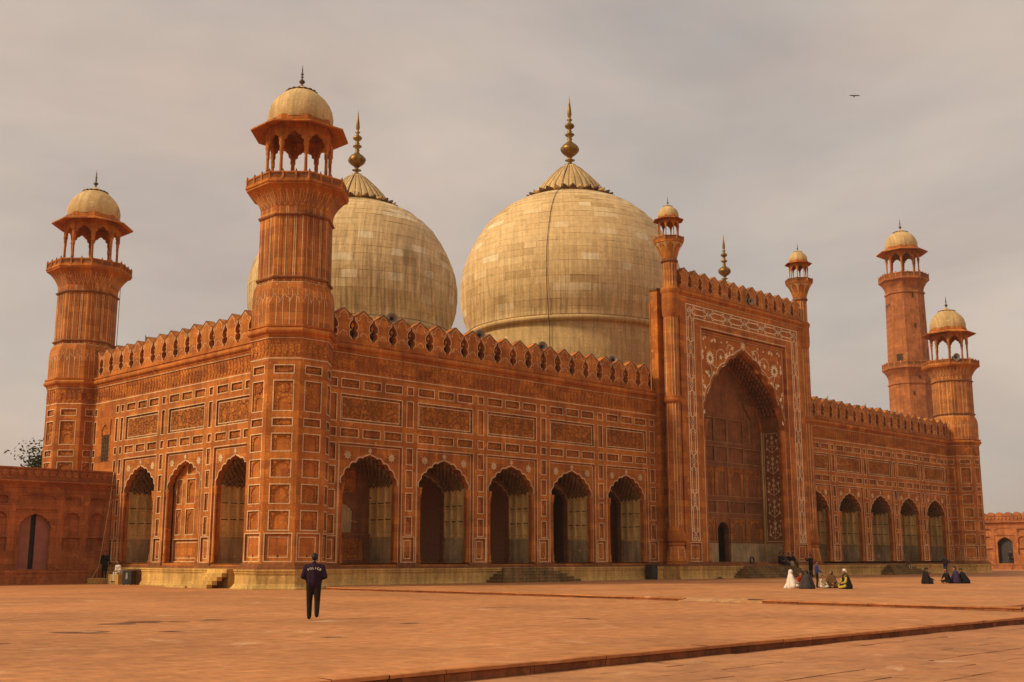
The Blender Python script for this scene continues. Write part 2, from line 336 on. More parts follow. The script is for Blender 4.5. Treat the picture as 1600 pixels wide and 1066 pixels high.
# ------------------------------------------------------------------ shared meshes: panels, merlons, rosettes
_pm = {}
PD = 0.10
def panel_mesh(w, h, style):
    key = (round(w, 3), round(h, 3), style)
    if key in _pm: return _pm[key]
    b = MB(); m = {'carved': 'sandstone_carved', 'floral': 'sandstone_floral', 'dim': 'sandstone_dim'}.get(style, 'sandstone')
    x = w / 2; ln = 'inlay'
    if style.startswith('vault'): ln = 'vault_line'; m = 'sandstone_dim'; style = style[6:]
    lw = 0.056 if h < 3 else 0.065
    b.prism([(-x, 0), (x, 0), (x, h), (-x, h)], PD, PD + .02, m, False)
    b.ring(-x - 0.012, x + 0.012, -0.012, h + 0.012, lw, 0.012, ln)
    if style == 'niche':
        o = arch_open(x * 0.60, h * 0.55, h * 0.86, 4, 0.06)
        b.prism([(-x + .06, h - .06), (-x + .06, .06)] + o[::-1] + [(x - .06, .06), (x - .06, h - .06)], PD - .04, PD, 'sandstone_carved', False)
        if w > 1.0:
            for sx in (-1, 1): b.prism(circ((sx * x * 0.62, h * 0.82), 0.10, 8), PD - .06, PD - .04, m, False)
    elif style == 'tall_niche':
        o = arch_open(x * 0.5, h * 0.32, h * 0.48, 3, 0.06)
        b.prism([(-x + .06, h * .58), (-x + .06, .06)] + o[::-1] + [(x - .06, .06), (x - .06, h * .58)], PD - .04, PD, 'sandstone_carved', False)
        b.prism(star((0, h * 0.78), min(x * .62, .34), 8, .72), PD - .05, PD, 'sandstone_carved', False)
        for sx in (-1, 1): b.box((sx * x * .8 - .05, PD - .04, h * .6), (sx * x * .8 + .05, PD, h - .08), m)
    elif style == 'carved' and w > 1.0 and h < 0.8:
        b.prism([(-x * .8, h * .5), (-x * .66, h * .25), (x * .66, h * .25), (x * .8, h * .5), (x * .66, h * .75), (-x * .66, h * .75)], PD - .03, PD, m, False)
    elif style == 'floral':
        b.ring(-x + 0.16, x - 0.16, 0.16, h - 0.16, 0.05, 0.014, ln, PD)
    elif style == 'dado':
        b.ring(-x + .21, x - .21, .21, h - .19, 0.055, 0.012, ln, PD)
        b.box((-0.035, PD - .03, .25), (0.035, PD, .37), 'wood_dark')
    _pm[key] = b.mesh('panel'); return _pm[key]
def merlon_mesh(s=1.0, P=1.515):
    hw = P / 2 / s
    half = [(hw - .001, 0), (hw - .001, .16), (hw - .12, .17), (hw - .13, .26), (hw - .27, .36), (hw - .31, .52), (hw - .26, .66), (hw - .13, .71), (hw - .25, .75),
            (hw - .31, .82), (hw - .30, 1.06), (hw - .20, 1.22), (hw - .09, 1.32), (hw - .06, 1.47), (hw - .03, 1.54), (hw - .12, 1.64), (.34, 1.82), (.12, 1.97), (0, 2.03)]
    b = MB(); b.M = Matrix.Scale(s, 4)
    b.prism(half + [(-x, z) for x, z in half[::-1][1:]], -0.02, 0.50, 'sandstone')
    for sx in (-1, 1):       # roof-like cap stones running back
        b.add([(0, -.04, 2.04), (sx * (hw - .03), -.04, 1.55), (sx * (hw - .03), .54, 1.55), (0, .54, 2.04), (0, -.04, 1.99), (sx * (hw - .03), -.04, 1.50), (sx * (hw - .03), .54, 1.50), (0, .54, 1.99)],
              [(0, 1, 2, 3), (0, 4, 5, 1), (3, 2, 6, 7)], 'cap_stone')
        b.ribbon([(sx * x, z) for x, z in [(hw - .16, .14), (hw - .17, .24), (hw - .31, .35), (hw - .355, .52), (hw - .31, .67), (hw - .20, .72), (hw - .30, .77), (hw - .355, .83), (hw - .345, 1.07), (hw - .24, 1.24), (hw - .13, 1.34), (hw - .10, 1.47), (hw - .15, 1.55)]], 0.045, 0.03)
        b.ribbon([(sx * (.42 + .13 * cos(a)), 1.47 + .12 * sin(a)) for a in [2.2 + .6 * i for i in range(8)]], 0.036, 0.03)
        b.ribbon([(0, 1.90), (sx * .13, 1.80), (sx * .24, 1.70), (sx * .27, 1.60)], 0.036, 0.03)
    b.ribbon(circ((0, .34), .27, 10, 0.0, pi), 0.04, 0.03)
    b.prism([(-.26, 0.02), (.26, .02), (.26, .34)] + circ((0, .34), .26, 8, 0, pi)[1:-1] + [(-.26, .34)], -0.032, 0.0, 'sandstone', False)
    # leaf standing in the gap to the right
    b.prism([(hw, .76), (hw + .03, .92), (hw + .13, 1.02), (hw + .05, 1.08), (hw, 1.24), (hw - .05, 1.08), (hw - .13, 1.02), (hw - .03, .92)], 0.10, 0.2, 'sandstone')
    return b.mesh('merlon')
MERLON = merlon_mesh()
GATE_P = 18.0 / 13
MERLON_G = merlon_mesh(0.87, GATE_P)
def rosette_mesh():
    b = MB()
    for i in range(8):
        a = pi / 4 * i; p = [(0.05, 0), (.13, .075), (.30, 0), (.13, -.075)]
        b.prism([(x * cos(a) - z * sin(a), x * sin(a) + z * cos(a)) for x, z in p], -0.03, 0.0, 'inlay', False)
    b.prism(circ((0, 0), .055, 8), -0.035, 0, 'inlay', False)
    return b.mesh('rosette')
ROSETTE = rosette_mesh()
def bud_mesh(s=1.0):
    b = MB(); b.M = Matrix.Scale(s, 4)
    b.prism([(-.03, 0), (.03, 0), (.05, .12), (.16, .10), (.10, .20), (.17, .30), (.06, .28), (0, .44), (-.06, .28), (-.17, .30), (-.10, .20), (-.16, .10), (-.05, .12)], -0.03, 0, 'inlay', False)
    return b.mesh('bud_ornament')
BUD = bud_mesh()
def cornice_mesh(u0, u1, z, s=1.0, ends=True):
    prof = [(0, 0), (.06, 0.02), (.06, .10), (.10, .13), (.10, .20), (.17, .23), (.24, .29), (.27, .36), (.27, .44), (.24, .50), (.16, .55), (.16, .60), (.22, .63), (.22, .72), (0, .74)]
    b = MB(); n = len(prof)
    vs = [(u, -d * s, z + h * s) for u in (u0, u1) for d, h in prof]
    b.add(vs, [(i, i + 1, n + i + 1, n + i) for i in range(n - 1)] + [tuple(range(n)), tuple(range(2 * n - 1, n - 1, -1))], 'sandstone')
    b.box((u0, -.075, z - .035), (u1, 0.0, z - .003), 'inlay')
    return b

# ------------------------------------------------------------------ the mosque
Lx, Wy, CX = 87.57, 27.08, 43.785
mosque = thing('mosque', 'red sandstone mosque with three cream marble domes and octagonal corner towers', 'mosque')
Z_DADO, Z_AR, Z_WH, Z_FR, Z_CO = 1.36, 8.31, 12.57, 13.72, 14.46
ZR = [(11.63, 12.18), (9.61, 11.27), (8.69, 9.24)]
PIER = [(7.31, 8.35), (5.90, 6.99), (4.48, 5.60), (3.02, 4.16)]
AHW = 2.05
def arch_screen(hwf, closed=False):
    """recessed spandrel sheet with its cusped opening, local z from the floor"""
    b = MB(); o = arch_open(AHW, 5.95, 7.75, 5, Z_DADO); m = 'sandstone'
    poly = [(-hwf, Z_AR), (-hwf, Z_DADO)] + o[::-1] + [(hwf, Z_DADO), (hwf, Z_AR)]
    b.prism(poly, 0.12, 0.50, m)
    half = multifoil(AHW, 5.95, 7.75, 5)
    rib = [(AHW, 5.5)] + half
    for s in (-1, 1):
        b.ribbon([(s * x, z) for x, z in offset(rib, .06)], 0.07, -0.105)
        # engaged colonnette with bulb base and capital
        b.lathe([(0.0, 1.36), (.17, 1.37), (.17, 1.46), (.10, 1.55), (.15, 1.75), (.085, 2.0), (.075, 2.1), (.075, 5.35), (.12, 5.42), (.09, 5.5), (.17, 5.72), (.13, 5.8), (.20, 5.98), (0, 6.0)], 10, (s * (AHW - .02), 0.14), 0, 'sandstone')
        b.ribbon([(s * (hwf - .10), Z_DADO), (s * (hwf - .10), Z_AR - .10)], 0.05, -0.11)
    b.ribbon([(-hwf + .075, Z_AR - .10), (hwf - .075, Z_AR - .10)], 0.05, -0.11)
    return b
SCREEN = {}
def recess_mesh(kind):
    """porch chamber behind an arch: plaster flank walls with blind panels, pointed vault, dado, inner wall"""
    b = MB(); hw = 2.22; D0, D1 = 0.50, 2.7 if kind == 'niche' else 2.4
    for s in (-1, 1):
        x = s * hw
        b.add([(x, D0, 3.0), (x, D1, 3.0), (x, D1, 6.2), (x, D0, 6.2)], [(0, 1, 2, 3)], 'plaster')
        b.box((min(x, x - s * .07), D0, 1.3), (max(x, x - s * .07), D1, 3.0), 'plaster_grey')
        b.box((min(x, x - s * .10), D0, 2.92), (max(x, x - s * .10), D1, 3.03), 'plaster')
        fm = frame((x, D0, 0), s * pi / 2 * -1) if s > 0 else frame((x, D0, 0), pi / 2)
        b.M = frame((x, D0, 0), -pi / 2) @ T(-(D1 - D0), 0, 0) if s > 0 else frame((x, D0, 0), pi / 2)
        W3 = (D1 - D0) / 3
        for i in range(4): b.box((i * W3 - .07, -.16, 3.03), (i * W3 + .07, 0, 6.0), 'plaster')
        for z in (4.05, 5.05): b.box((0, -.14, z - .03), (3 * W3, 0, z + .05), 'plaster'); b.box((0, -.09, z - .085), (3 * W3, 0, z - .032), 'stone_dark')  # lower strip is shade under the shelf, painted as a dark bar
        for i in range(3):
            for z0, z1 in ((3.03, 4.0), (4.1, 5.0), (5.1, 6.1)):
                o = arch_open(W3 * .36, z0 + (z1 - z0) * .52, z1 - .12, 2, z0, k=3)
                c = (i + .5) * W3
                b.prism([(c + p, q) for p, q in [(-W3 * .45, z1), (-W3 * .45, z0)] + o[::-1] + [(W3 * .45, z0), (W3 * .45, z1)]], -0.075, 0, 'plaster', False)
        b.ring(.25, 3 * W3 - .25, 1.55, 2.75, .06, .085, 'plaster_grey')
        b.M = I4
    # vault with hanging cells
    half = multifoil(hw, 6.0, 7.78, 6, 0.0)
    pr = half + [(-x, z) for x, z in half[::-1][1:]]; n = len(pr)
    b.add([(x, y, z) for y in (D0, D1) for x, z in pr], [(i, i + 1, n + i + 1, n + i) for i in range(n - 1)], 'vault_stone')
    for j in range(6):
        for i in range(2, n - 2, 2):
            x, z = pr[i]; y = D0 + .2 + j * .36 + (0.18 if (i // 2) % 2 else 0)
            b.lathe([(0.02, -.24), (.07, -.19), (.13, -.08), (.15, .03), (.12, .14)], 7, (0, 0), 0, 'vault_stone')
            k = 5 * 7
            for q in range(len(b.v) - k, len(b.v)):
                vx, vy, vz = b.v[q]; b.v[q] = (vx + x * .97, vy + y, vz + z - .02)
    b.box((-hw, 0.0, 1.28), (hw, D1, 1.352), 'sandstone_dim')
    if kind == 'open':
        o = arch_open(2.0, 5.4, 7.0, 5, Z_DADO)
        b.prism([(-hw - .2, 8.2), (-hw - .2, Z_DADO)] + o[::-1] + [(hw + .2, Z_DADO), (hw + .2, 8.2)], D1, D1 + .35, 'sandstone_dim')
        for s in (-1, 1): b.ribbon([(s * (x + .08), z + .06) for x, z in multifoil(2.0, 5.4, 7.0, 5)], .05, -D1 + .012, 'plaster_grey')
    else:
        b.M = T(0, D1, 0)
        hs = [(-1.1, 1.1, 3.2, 5.2), (-1.7, 1.7, 1.55, 2.85), (-1.1, 1.1, 5.6, 7.0)]
        b.grid(-hw, hw, 1.3, 8.2, hs, 'sandstone_dim', .12)
        for i, h in enumerate(hs):
            b.add([(h[0], .1, h[2]), (h[1], .1, h[2]), (h[1], .1, h[3]), (h[0], .1, h[3])], [(0, 1, 2, 3)], 'plaster_grey' if i == 0 else 'sandstone_carved')
        o = arch_open(.8, 4.35, 5.0, 4, 3.25)
        b.prism([(-1.1, 5.2), (-1.1, 3.2)] + o[::-1] + [(1.1, 3.2), (1.1, 5.2)], 0.01, .1, 'sandstone_dim', False)
        b.box((-hw, -.1, 5.3), (hw, 0, 5.42), 'sandstone_dim'); b.box((-hw, -.08, 3.0), (hw, 0, 3.12), 'sandstone_dim')
        b.M = I4
    return b
RECESS = {k: recess_mesh(k).mesh('porch') for k in ('open', 'niche')}
def frieze_mesh(u0, u1, z0, z1):
    b = MB(); w = 0.38; n = max(1, round((u1 - u0) / w)); w = (u1 - u0) / n; h = z1 - z0
    for i in range(n):
        c = u0 + (i + .5) * w; a = w * .44
        b.prism([(c - a * .55, z0 + .10), (c + a * .55, z0 + .10), (c + a, z0 + h * .42), (c + a * .8, z0 + h * .7), (c, z1 - .06), (c - a * .8, z0 + h * .7), (c - a, z0 + h * .42)], -0.035, 0.0, 'sandstone_carved', False)
        b.prism(circ((c, z0 + h * .45), a * .35, 6), -0.055, -0.035, 'sandstone', False)
    return b
def wing(M, u0, u1, centers, piers, kinds, merl, hwf=2.37, hide=()):
    """one front of the hall: wall with sunk panels, frieze, cornice, battlements, arches"""
    holes = []; pans = []
    k = hwf / 2.37
    for c in centers:
        holes.append((c - hwf, c + hwf, Z_DADO, Z_AR))
        for z0, z1 in (ZR[0], ZR[2]):
            for i in (-1, 0, 1): pans.append((c + i * 1.67 * k, 1.36 * k, z0, z1, 'carved', 'small_panel'))
        pans.append((c, 2 * hwf, *ZR[1], 'floral', 'large_panel'))
    for p, w in piers:
        for z0, z1 in (ZR[0], ZR[2]): pans.append((p, w, z0, z1, 'plain', 'pier_panel'))
        pans.append((p, w, *ZR[1], 'plain', 'pier_panel'))
        for z0, z1 in PIER: pans.append((p, w, z0, z1, 'niche' if random.random() < .55 else 'plain', 'pier_panel'))
        pans.append((p, w + .42, 1.40, 2.94, 'dado', 'dado_panel'))
    holes += [(p - w / 2, p + w / 2, z0, z1) for p, w, z0, z1, st, nm in pans]
    b = MB(); b.grid(u0, u1, 1.05, Z_CO, holes, 'sandstone')
    b.add([(u0, .56, Z_CO), (u1, .56, Z_CO), (u1, 0, Z_CO), (u0, 0, Z_CO), (u0, .6, 8.0), (u1, .6, 8.0)], [(0, 1, 2, 3), (0, 1, 5, 4)], 'sandstone')
    # plain dark base course between plinth and dado
    pts = [u0] + [v for c in centers for v in (c - AHW - .05, c + AHW + .05)] + [u1]
    b.box((u0, -.16, 1.04), (u1, .5, 1.20), 'sandstone_dim')
    for i in range(0, len(pts), 2): b.box((pts[i], -.10, 1.20), (pts[i + 1], 0.0, 1.352), 'sandstone_dim')
    b.box((u0, -.018, Z_WH - .04), (u1, 0, Z_WH + .02), 'inlay')
    for c in centers:
        for s in (-1, 1):
            b.box((c + s * (hwf + .05) - .028, -.014, Z_DADO), (c + s * (hwf + .05) + .028, 0, Z_AR + .06), 'inlay')
        b.box((c - hwf - .07, -.014, Z_AR + .03), (c + hwf + .07, 0, Z_AR + .085), 'inlay')
    w = ob('wing_wall', b, mosque, M)
    for p, wd, z0, z1, st, nm in pans: ob(nm, panel_mesh(wd, z1 - z0, st), w, T(p, 0, z0))
    key = round(hwf, 3)
    if key not in SCREEN: SCREEN[key] = arch_screen(hwf).mesh('arch')
    for c, kd in zip(centers, kinds):
        a = ob('arch', SCREEN[key], w, T(c, 0, 0))
        for s in (-1, 1): ob('rosette', ROSETTE, w, T(c + s * 1.66, .12, 7.66))
        ob('bud_ornament', BUD, w, T(c, .12, 7.80))
        if kd in RECESS: ob('porch', RECESS[kd], w, T(c, 0, 0))
        else:
            q = MB(); bl = [(x, 1.1 if abs(x) < .5 else .72, z0, z1) for x in (-1.42, 0, 1.42) for z0, z1 in ((3.1, 4.75), (5.05, 6.65))] + [(0, 1.1, 6.9, 7.7)]
            hs = [(x - ww / 2, x + ww / 2, z0, z1) for x, ww, z0, z1 in bl] + [(-1.95, 1.95, 1.42, 2.85)]
            q.grid(-2.1, 2.1, 1.2, 8.0, hs, 'sandstone', y=0.62)
            q.add([(-2.1, .62, Z_DADO), (-2.1, .5, Z_DADO), (2.1, .5, Z_DADO), (2.1, .62, Z_DADO)], [(0, 1, 2, 3)], 'sandstone')
            ob('blind_wall', q, w, T(c, 0, 0))
            for x, ww, z0, z1 in bl: ob('blind_panel', panel_mesh(ww, z1 - z0, 'niche'), w, T(c + x, .62, z0))
            ob('blind_panel', panel_mesh(3.9, 1.43, 'dado'), w, T(c, .62, 1.42))
    ob('frieze', frieze_mesh(u0, u1, Z_WH + .05, Z_FR), w, kind='stuff')
    ob('cornice', cornice_mesh(u0, u1, Z_FR), w)
    q = MB(); q.box((u0, .40, Z_CO), (u1, .56, Z_CO + 1.62), 'stone_dark'); ob('parapet_wall', q, w)  # near-black backing behind the merlon gaps
    for m in merl: ob('merlon', MERLON, w, T(m, 0, Z_CO + .01) @ Matrix.Rotation(random.gauss(0, .008), 4, 'Y') @ Matrix.Rotation(random.gauss(0, .012), 4, 'X') @ Matrix.Diagonal((1, 1, random.uniform(.955, 1.02), 1)))
    return w
cL = [5.88, 11.88, 17.93, 24.01, 30.12]
pL = [(2.98, .56), (8.87, .56), (14.96, .56), (20.98, .56), (27.06, .56), (33.18, .62)]
U_G = CX - 10.08
wing(I4, 1.6, U_G, cL, pL, ['niche', 'open', 'open', 'open', 'open'], [2.06 + 1.515 * i for i in range(21)])
wing(T(Lx, 0, 0), -U_G, -1.6, [-c for c in cL], [(-p, w) for p, w in pL], ['open'] * 5, [-2.06 - 1.515 * i for i in range(21)])
side = wing(frame((0, 0, 0), -pi / 2), -Wy + 1.6, -1.6, [-17.52, -11.63, -5.75], [(-2.95, .5), (-8.66, .5), (-14.57, .5), (-20.35, .42), (-21.1, .42), (-24.4, .42), (-25.1, .42)],
            ['open', 'blind', 'open'], [-2.06 - 1.515 * i for i in range(16)], hwf=2.27)
q = MB()     # tall barred window in the last bay of the side
q.box((-23.4, -.012, 8.3), (-21.9, .05, 11.3), 'sandstone_carved'); q.box((-23.2, -.02, 8.35), (-22.1, 0, 10.2), 'wood_dark')
for i in range(3): q.box((-22.92 + i * .27, -.05, 8.35), (-22.88 + i * .27, -.02, 10.2), 'cap_stone')
for i in range(6): q.box((-23.2, -.055, 8.6 + i * .28), (-22.1, -.02, 8.63 + i * .28), 'cap_stone')
o_ = arch_open(.56, 10.4, 10.95, 3, 10.2); q.prism([(-22.65 + x, z) for x, z in [(-.7, 11.25), (-.7, 10.2)] + o_[::-1] + [(.7, 10.2), (.7, 11.25)]], -.07, -.012, 'sandstone', False)
ob('barred_window', q, side)

# roof, floor and dark inside of the hall
b = MB(); b.box((0.6, .6, Z_CO - .3), (CX - 9.0, Wy - .3, Z_CO + .12), 'plaster_grey'); b.box((CX + 9.0, .6, Z_CO - .3), (Lx - .6, Wy - .3, Z_CO + .12), 'plaster_grey'); b.box((CX - 9.0, 3.1, Z_CO - .3), (CX + 9.0, Wy - .3, Z_CO + .12), 'plaster_grey'); b.box((.3, 2.9, .3), (Lx - .3, Wy - .2, 1.30), 'interior')
b.box((.3, Wy - .6, 1.3), (Lx - .3, Wy - .1, Z_CO), 'sandstone'); b.box((Lx - .6, .6, 1.3), (Lx - .1, Wy - .6, Z_CO), 'sandstone')
for x in (33.0, 54.5): b.box((x, 4.0, 1.3), (x + .8, Wy - .6, Z_CO - .3), 'interior')
b.box((3.0, 9.5, 1.3), (32, 10.2, Z_CO - .3), 'interior'); b.box((55.6, 9.5, 1.3), (84, 10.2, Z_CO - .3), 'interior')
b.box((3.2, 3.2, 1.3), (3.6, 24, Z_CO - .3), 'interior')
ob('roof', b, mosque)

# plinth of cream stone with moulded foot, and its stairs
ZT = 0.13
def plinth_run(b, a, c, zb, h=1.05):
    """plinth front along local x from a to c at y = 0, foot moulding"""
    prof = [(.14, zb), (.14, zb + .08), (.06, zb + .20), (.06, zb + .26), (0, zb + .30), (0, h - .24), (.05, h - .20), (.05, h - .12), (.09, h - .08), (.09, h), (-1.8, h), (-1.8, zb)]
    n = len(prof); vs = [(u, -d, z) for u in (a, c) for d, z in prof]
    b.add(vs, [(i, i + 1, n + i + 1, n + i) for i in range(n - 1)] + [tuple(range(n)), tuple(range(2 * n - 1, n - 1, -1))], 'limestone')
b = MB()
for M, a, c, zb in ((T(0, -1.25, 0), 1.0, CX - 11.2, ZT - .05), (T(0, -2.75, 0), CX - 11.2, CX + 11.2, ZT - .05), (T(0, -1.25, 0), CX + 11.2, Lx - 1, ZT - .05),
                    (frame((-1.5, 0, 0), -pi / 2), -13.4, -3.0, -.03), (frame((-.35, 0, 0), -pi / 2), -21.0, -13.4, -.03)):
    b.M = M; plinth_run(b, a, c, zb)
b.M = I4
b.box((CX - 11.0, -2.6, 0), (CX + 11.0, 1.0, 1.035), 'limestone'); b.box((-1.46, 3.05, -.02), (0, 13.35, 1.035), 'limestone')
b.box((CX - 10.9, -2.62, 1.055), (CX + 10.9, .3, 1.20), 'sandstone_dim'); b.box((CX - 9.6, -2.3, 1.20), (CX - 5.8, -.2, 1.345), 'sandstone_dim'); b.box((CX + 5.8, -2.3, 1.20), (CX + 9.6, -.2, 1.345), 'sandstone_dim')
ob('plinth', b, mosque)
def pyramid_stair(c, y, top, n=5, zb=ZT, h=1.05, run=.30):
    base = MB(); base.box((c - top - .1, y - .03, zb - .05), (c + top + .1, y + .3, h - .02), 'limestone_old'); r = ob('stair', base, mosque)
    for i in range(n):
        q = MB(); z1 = h - (h - zb) * i / n; z0 = h - (h - zb) * (i + 1) / n; e = run * (i + 1); sx = .34 * (i + .6)
        q.box((c - top - sx, y - e, z0 - .03), (c + top + sx, y + .12, z1 - .01), 'limestone_old'); ob('step', q, r)
pyramid_stair(17.93, -1.30, 2.1); pyramid_stair(CX + .6, -2.85, 3.4); pyramid_stair(Lx - 17.93, -1.30, 2.1)
base = MB(); base.box((-1.7, 3.01, -.04), (-1.45, 5.1, 1.0), 'limestone'); r = ob('stair', base, mosque)
for i in range(5):
    q = MB(); z1 = 1.05 - .21 * i; q.box((-1.8 - .3 * i, 3.02 + .004 * i, z1 - .24), (-1.48 - .3 * (i - 1) - .3, 5.1 + .02 * i, z1 - .005), 'limestone'); ob('step', q, r)
q = MB(); q.box((-3.1, 5.2, -.02), (-1.7, 7.6, .11), 'limestone'); ob('step', q, r)

# ------------------------------------------------------------------ corner towers
T_ROWS = [(11.70, 12.20, 'carved'), (9.61, 11.34, 'tall_niche'), (8.77, 9.25, 'carved'), (7.39, 8.40, 'niche'), (5.97, 7.0, 'niche'), (4.55, 5.63, 'niche'), (3.12, 4.21, 'niche'), (1.46, 2.99, 'dado')]
CUP = {}
def finial_prof(z, s):
    return [(.34 * s, z), (.34 * s, z + .05 * s), (.13 * s, z + .10 * s), (.10 * s, z + .25 * s), (.30 * s, z + .34 * s), (.10 * s, z + .42 * s), (.12 * s, z + .5 * s)] + \
           [(max(.14, sin(pi * i / 10) ** .8) * .54 * s, z + (.5 + 1.02 * i / 10) * s) for i in range(1, 10)] + \
           [(.10 * s, z + 1.56 * s), (.16 * s, z + 1.66 * s), (.09 * s, z + 1.74 * s), (.28 * s, z + 1.90 * s), (.28 * s, z + 1.95 * s), (.09 * s, z + 2.08 * s), (.15 * s, z + 2.14 * s), (.09 * s, z + 2.2 * s)] + \
           [(max(.10, sin(pi * i / 8)) * .29 * s, z + (2.22 + .5 * i / 8) * s) for i in range(1, 8)] + \
           [(.07 * s, z + 2.75 * s), (.17 * s, z + 2.86 * s), (.06 * s, z + 2.95 * s), (.10 * s, z + 3.05 * s), (.13 * s, z + 3.2 * s), (.10 * s, z + 3.5 * s), (.05 * s, z + 3.9 * s), (.005, z + 4.35 * s)]
def small_dome(b, c, R, z, h, m='marble_plain'):
    """bulbous little dome on a drum, base at z"""
    pr = [(R * .97, z), (R, z + .10 * h), (R * 1.005, z + .22 * h), (R * .97, z + .36 * h), (R * .90, z + .50 * h), (R * .78, z + .64 * h), (R * .60, z + .78 * h), (R * .42, z + .88 * h)]
    b.lathe(pr, 32, c, 0, m)
    n = 16
    b.lathe([(R * .40, z + .875 * h), (R * .44, z + .885 * h), (R * .43, z + .905 * h), (R * .36, z + .905 * h)], 32, c, 0, 'cap_stone', False)
    for i in range(n):
        a = 2 * pi * i / n; x, y = c[0] + R * .43 * cos(a), c[1] + R * .43 * sin(a)
        b.box((x - .05 * R, y - .05 * R, z + .86 * h), (x + .05 * R, y + .05 * R, z + .90 * h), 'cap_stone')
    b.lathe([(R * .38, z + .90 * h), (R * .24, z + .955 * h), (R * .15, z + 1.0 * h), (R * .09, z + 1.05 * h), (0.01, z + 1.06 * h)], 20, c, 0, m)
def cupola_meshes(key, a_col, z0, z_ar, z_eave_o, a_eave, z_eave_i, R, z_dome, h_dome, rail_a, rail_h, fs, npost=2):
    """open kiosk in local coordinates (axis at origin)"""
    if key in CUP: return CUP[key]
    d = {}
    Rv = a_col / cos(pi / 8); hc = z_ar - z0; k = a_col / 1.7
    b = MB(); b.octo([(.15 * k, 0), (.15 * k, .16 * k), (.10 * k, .22 * k)], (0, 0), 'sandstone')
    b.lathe([(.105 * k, .22 * k), (.085 * k, hc * .55), (.085 * k, hc * .70), (.13 * k, hc * .74), (.10 * k, hc * .77), (.17 * k, hc * .84), (.15 * k, hc * .86), (.155 * k, hc + (z_eave_i - z_ar) * .55)], 10, (0, 0), 0, 'sandstone')
    d['column'] = b.mesh('column')
    hw = a_col * TG; b = MB(); zt = z_eave_i - .1 * k
    o = arch_open(hw * .86, z0 + hc * .74, z_ar + (zt - z_ar) * .42, 4, z0 + hc * .62)
    b.prism([(-hw, zt), (-hw, z0 + hc * .62)] + o[::-1] + [(hw, z0 + hc * .62), (hw, zt)], -.07 * k, .07 * k, 'sandstone')
    d['kiosk_arch'] = b.mesh('kiosk_arch')
    b = MB(); ai = a_col + .10 * k; th = .10 * k
    b.octo([(ai, z_eave_i - th), (a_eave, z_eave_o - th * .4), (a_eave, z_eave_o + th * .5), (ai * .98, z_eave_i + th)], (0, 0), 'sandstone')
    d['eave'] = b.mesh('eave')
    b = MB(); b.octo([(ai + .04, z_eave_i + th * .5), (ai + .05, z_eave_i + th), (ai + .05, z_eave_i + th * 2.2), (ai, z_eave_i + th * 2.5), (ai, z_dome + .1), (R * .5, z_dome + .12)], (0, 0), 'sandstone')
    b.octo([(a_col + .05, z_eave_i - .12 * k), (.05, z_eave_i - .05)], (0, 0), 'sandstone_dim')
    d['drum'] = b.mesh('drum')
    b = MB(); small_dome(b, (0, 0), R, z_dome, h_dome); d['cupola_dome'] = b.mesh('cupola_dome')
    b = MB(); b.lathe(finial_prof(z_dome + h_dome * 1.04, fs), 12, (0, 0), 0, 'bronze_dark'); d['finial'] = b.mesh('finial')
    rw = rail_a * TG; b = MB(); n = npost
    for i in range(n):
        x0, x1 = -rw + 2 * rw * i / n, -rw + 2 * rw * (i + 1) / n; pw = .055 * k
        b.box((x0 + pw, -.03, .0), (x1 - pw, .05, .10 * k), 'sandstone'); b.box((x0 + pw, -.03, rail_h - .09 * k), (x1 - pw, .05, rail_h), 'sandstone')
        b.box((x0 + pw, .01, .1 * k), (x1 - pw, .035, rail_h - .09 * k), 'sandstone_dim')
        b.box((x0 - pw, -.06, 0), (x0 + pw, .07, rail_h + .02), 'sandstone'); b.lathe([(.035 * k, rail_h), (.05 * k, rail_h + .06 * k), (.01, rail_h + .16 * k)], 6, (x0, 0), 0, 'cap_stone')
    d['railing'] = b.mesh('railing'); CUP[key] = d
    return d
def place_cupola(d, par, c, a_col, z0, rail_a, rail_z):
    Mc = T(c[0], c[1], 0)
    for k in range(8):
        a = pi / 4 * k; Rv = a_col / cos(pi / 8)
        ob('column', d['column'], par, Mc @ T(Rv * cos(a + pi / 8), Rv * sin(a + pi / 8), z0))
        F = Mc @ Matrix.Rotation(a, 4, 'Z')
        ob('kiosk_arch', d['kiosk_arch'], par, F @ T(0, -a_col, 0)); ob('railing', d['railing'], par, F @ T(0, -rail_a, rail_z))
    for n in ('eave', 'drum', 'cupola_dome', 'finial'): ob(n, d[n], par, Mc)
def a_of(prof, z):
    for (a0, z0), (a1, z1) in zip(prof, prof[1:]):
        if z0 <= z <= z1 and z1 > z0: return a0 + (a1 - a0) * (z - z0) / (z1 - z0)
    return prof[-1][0]
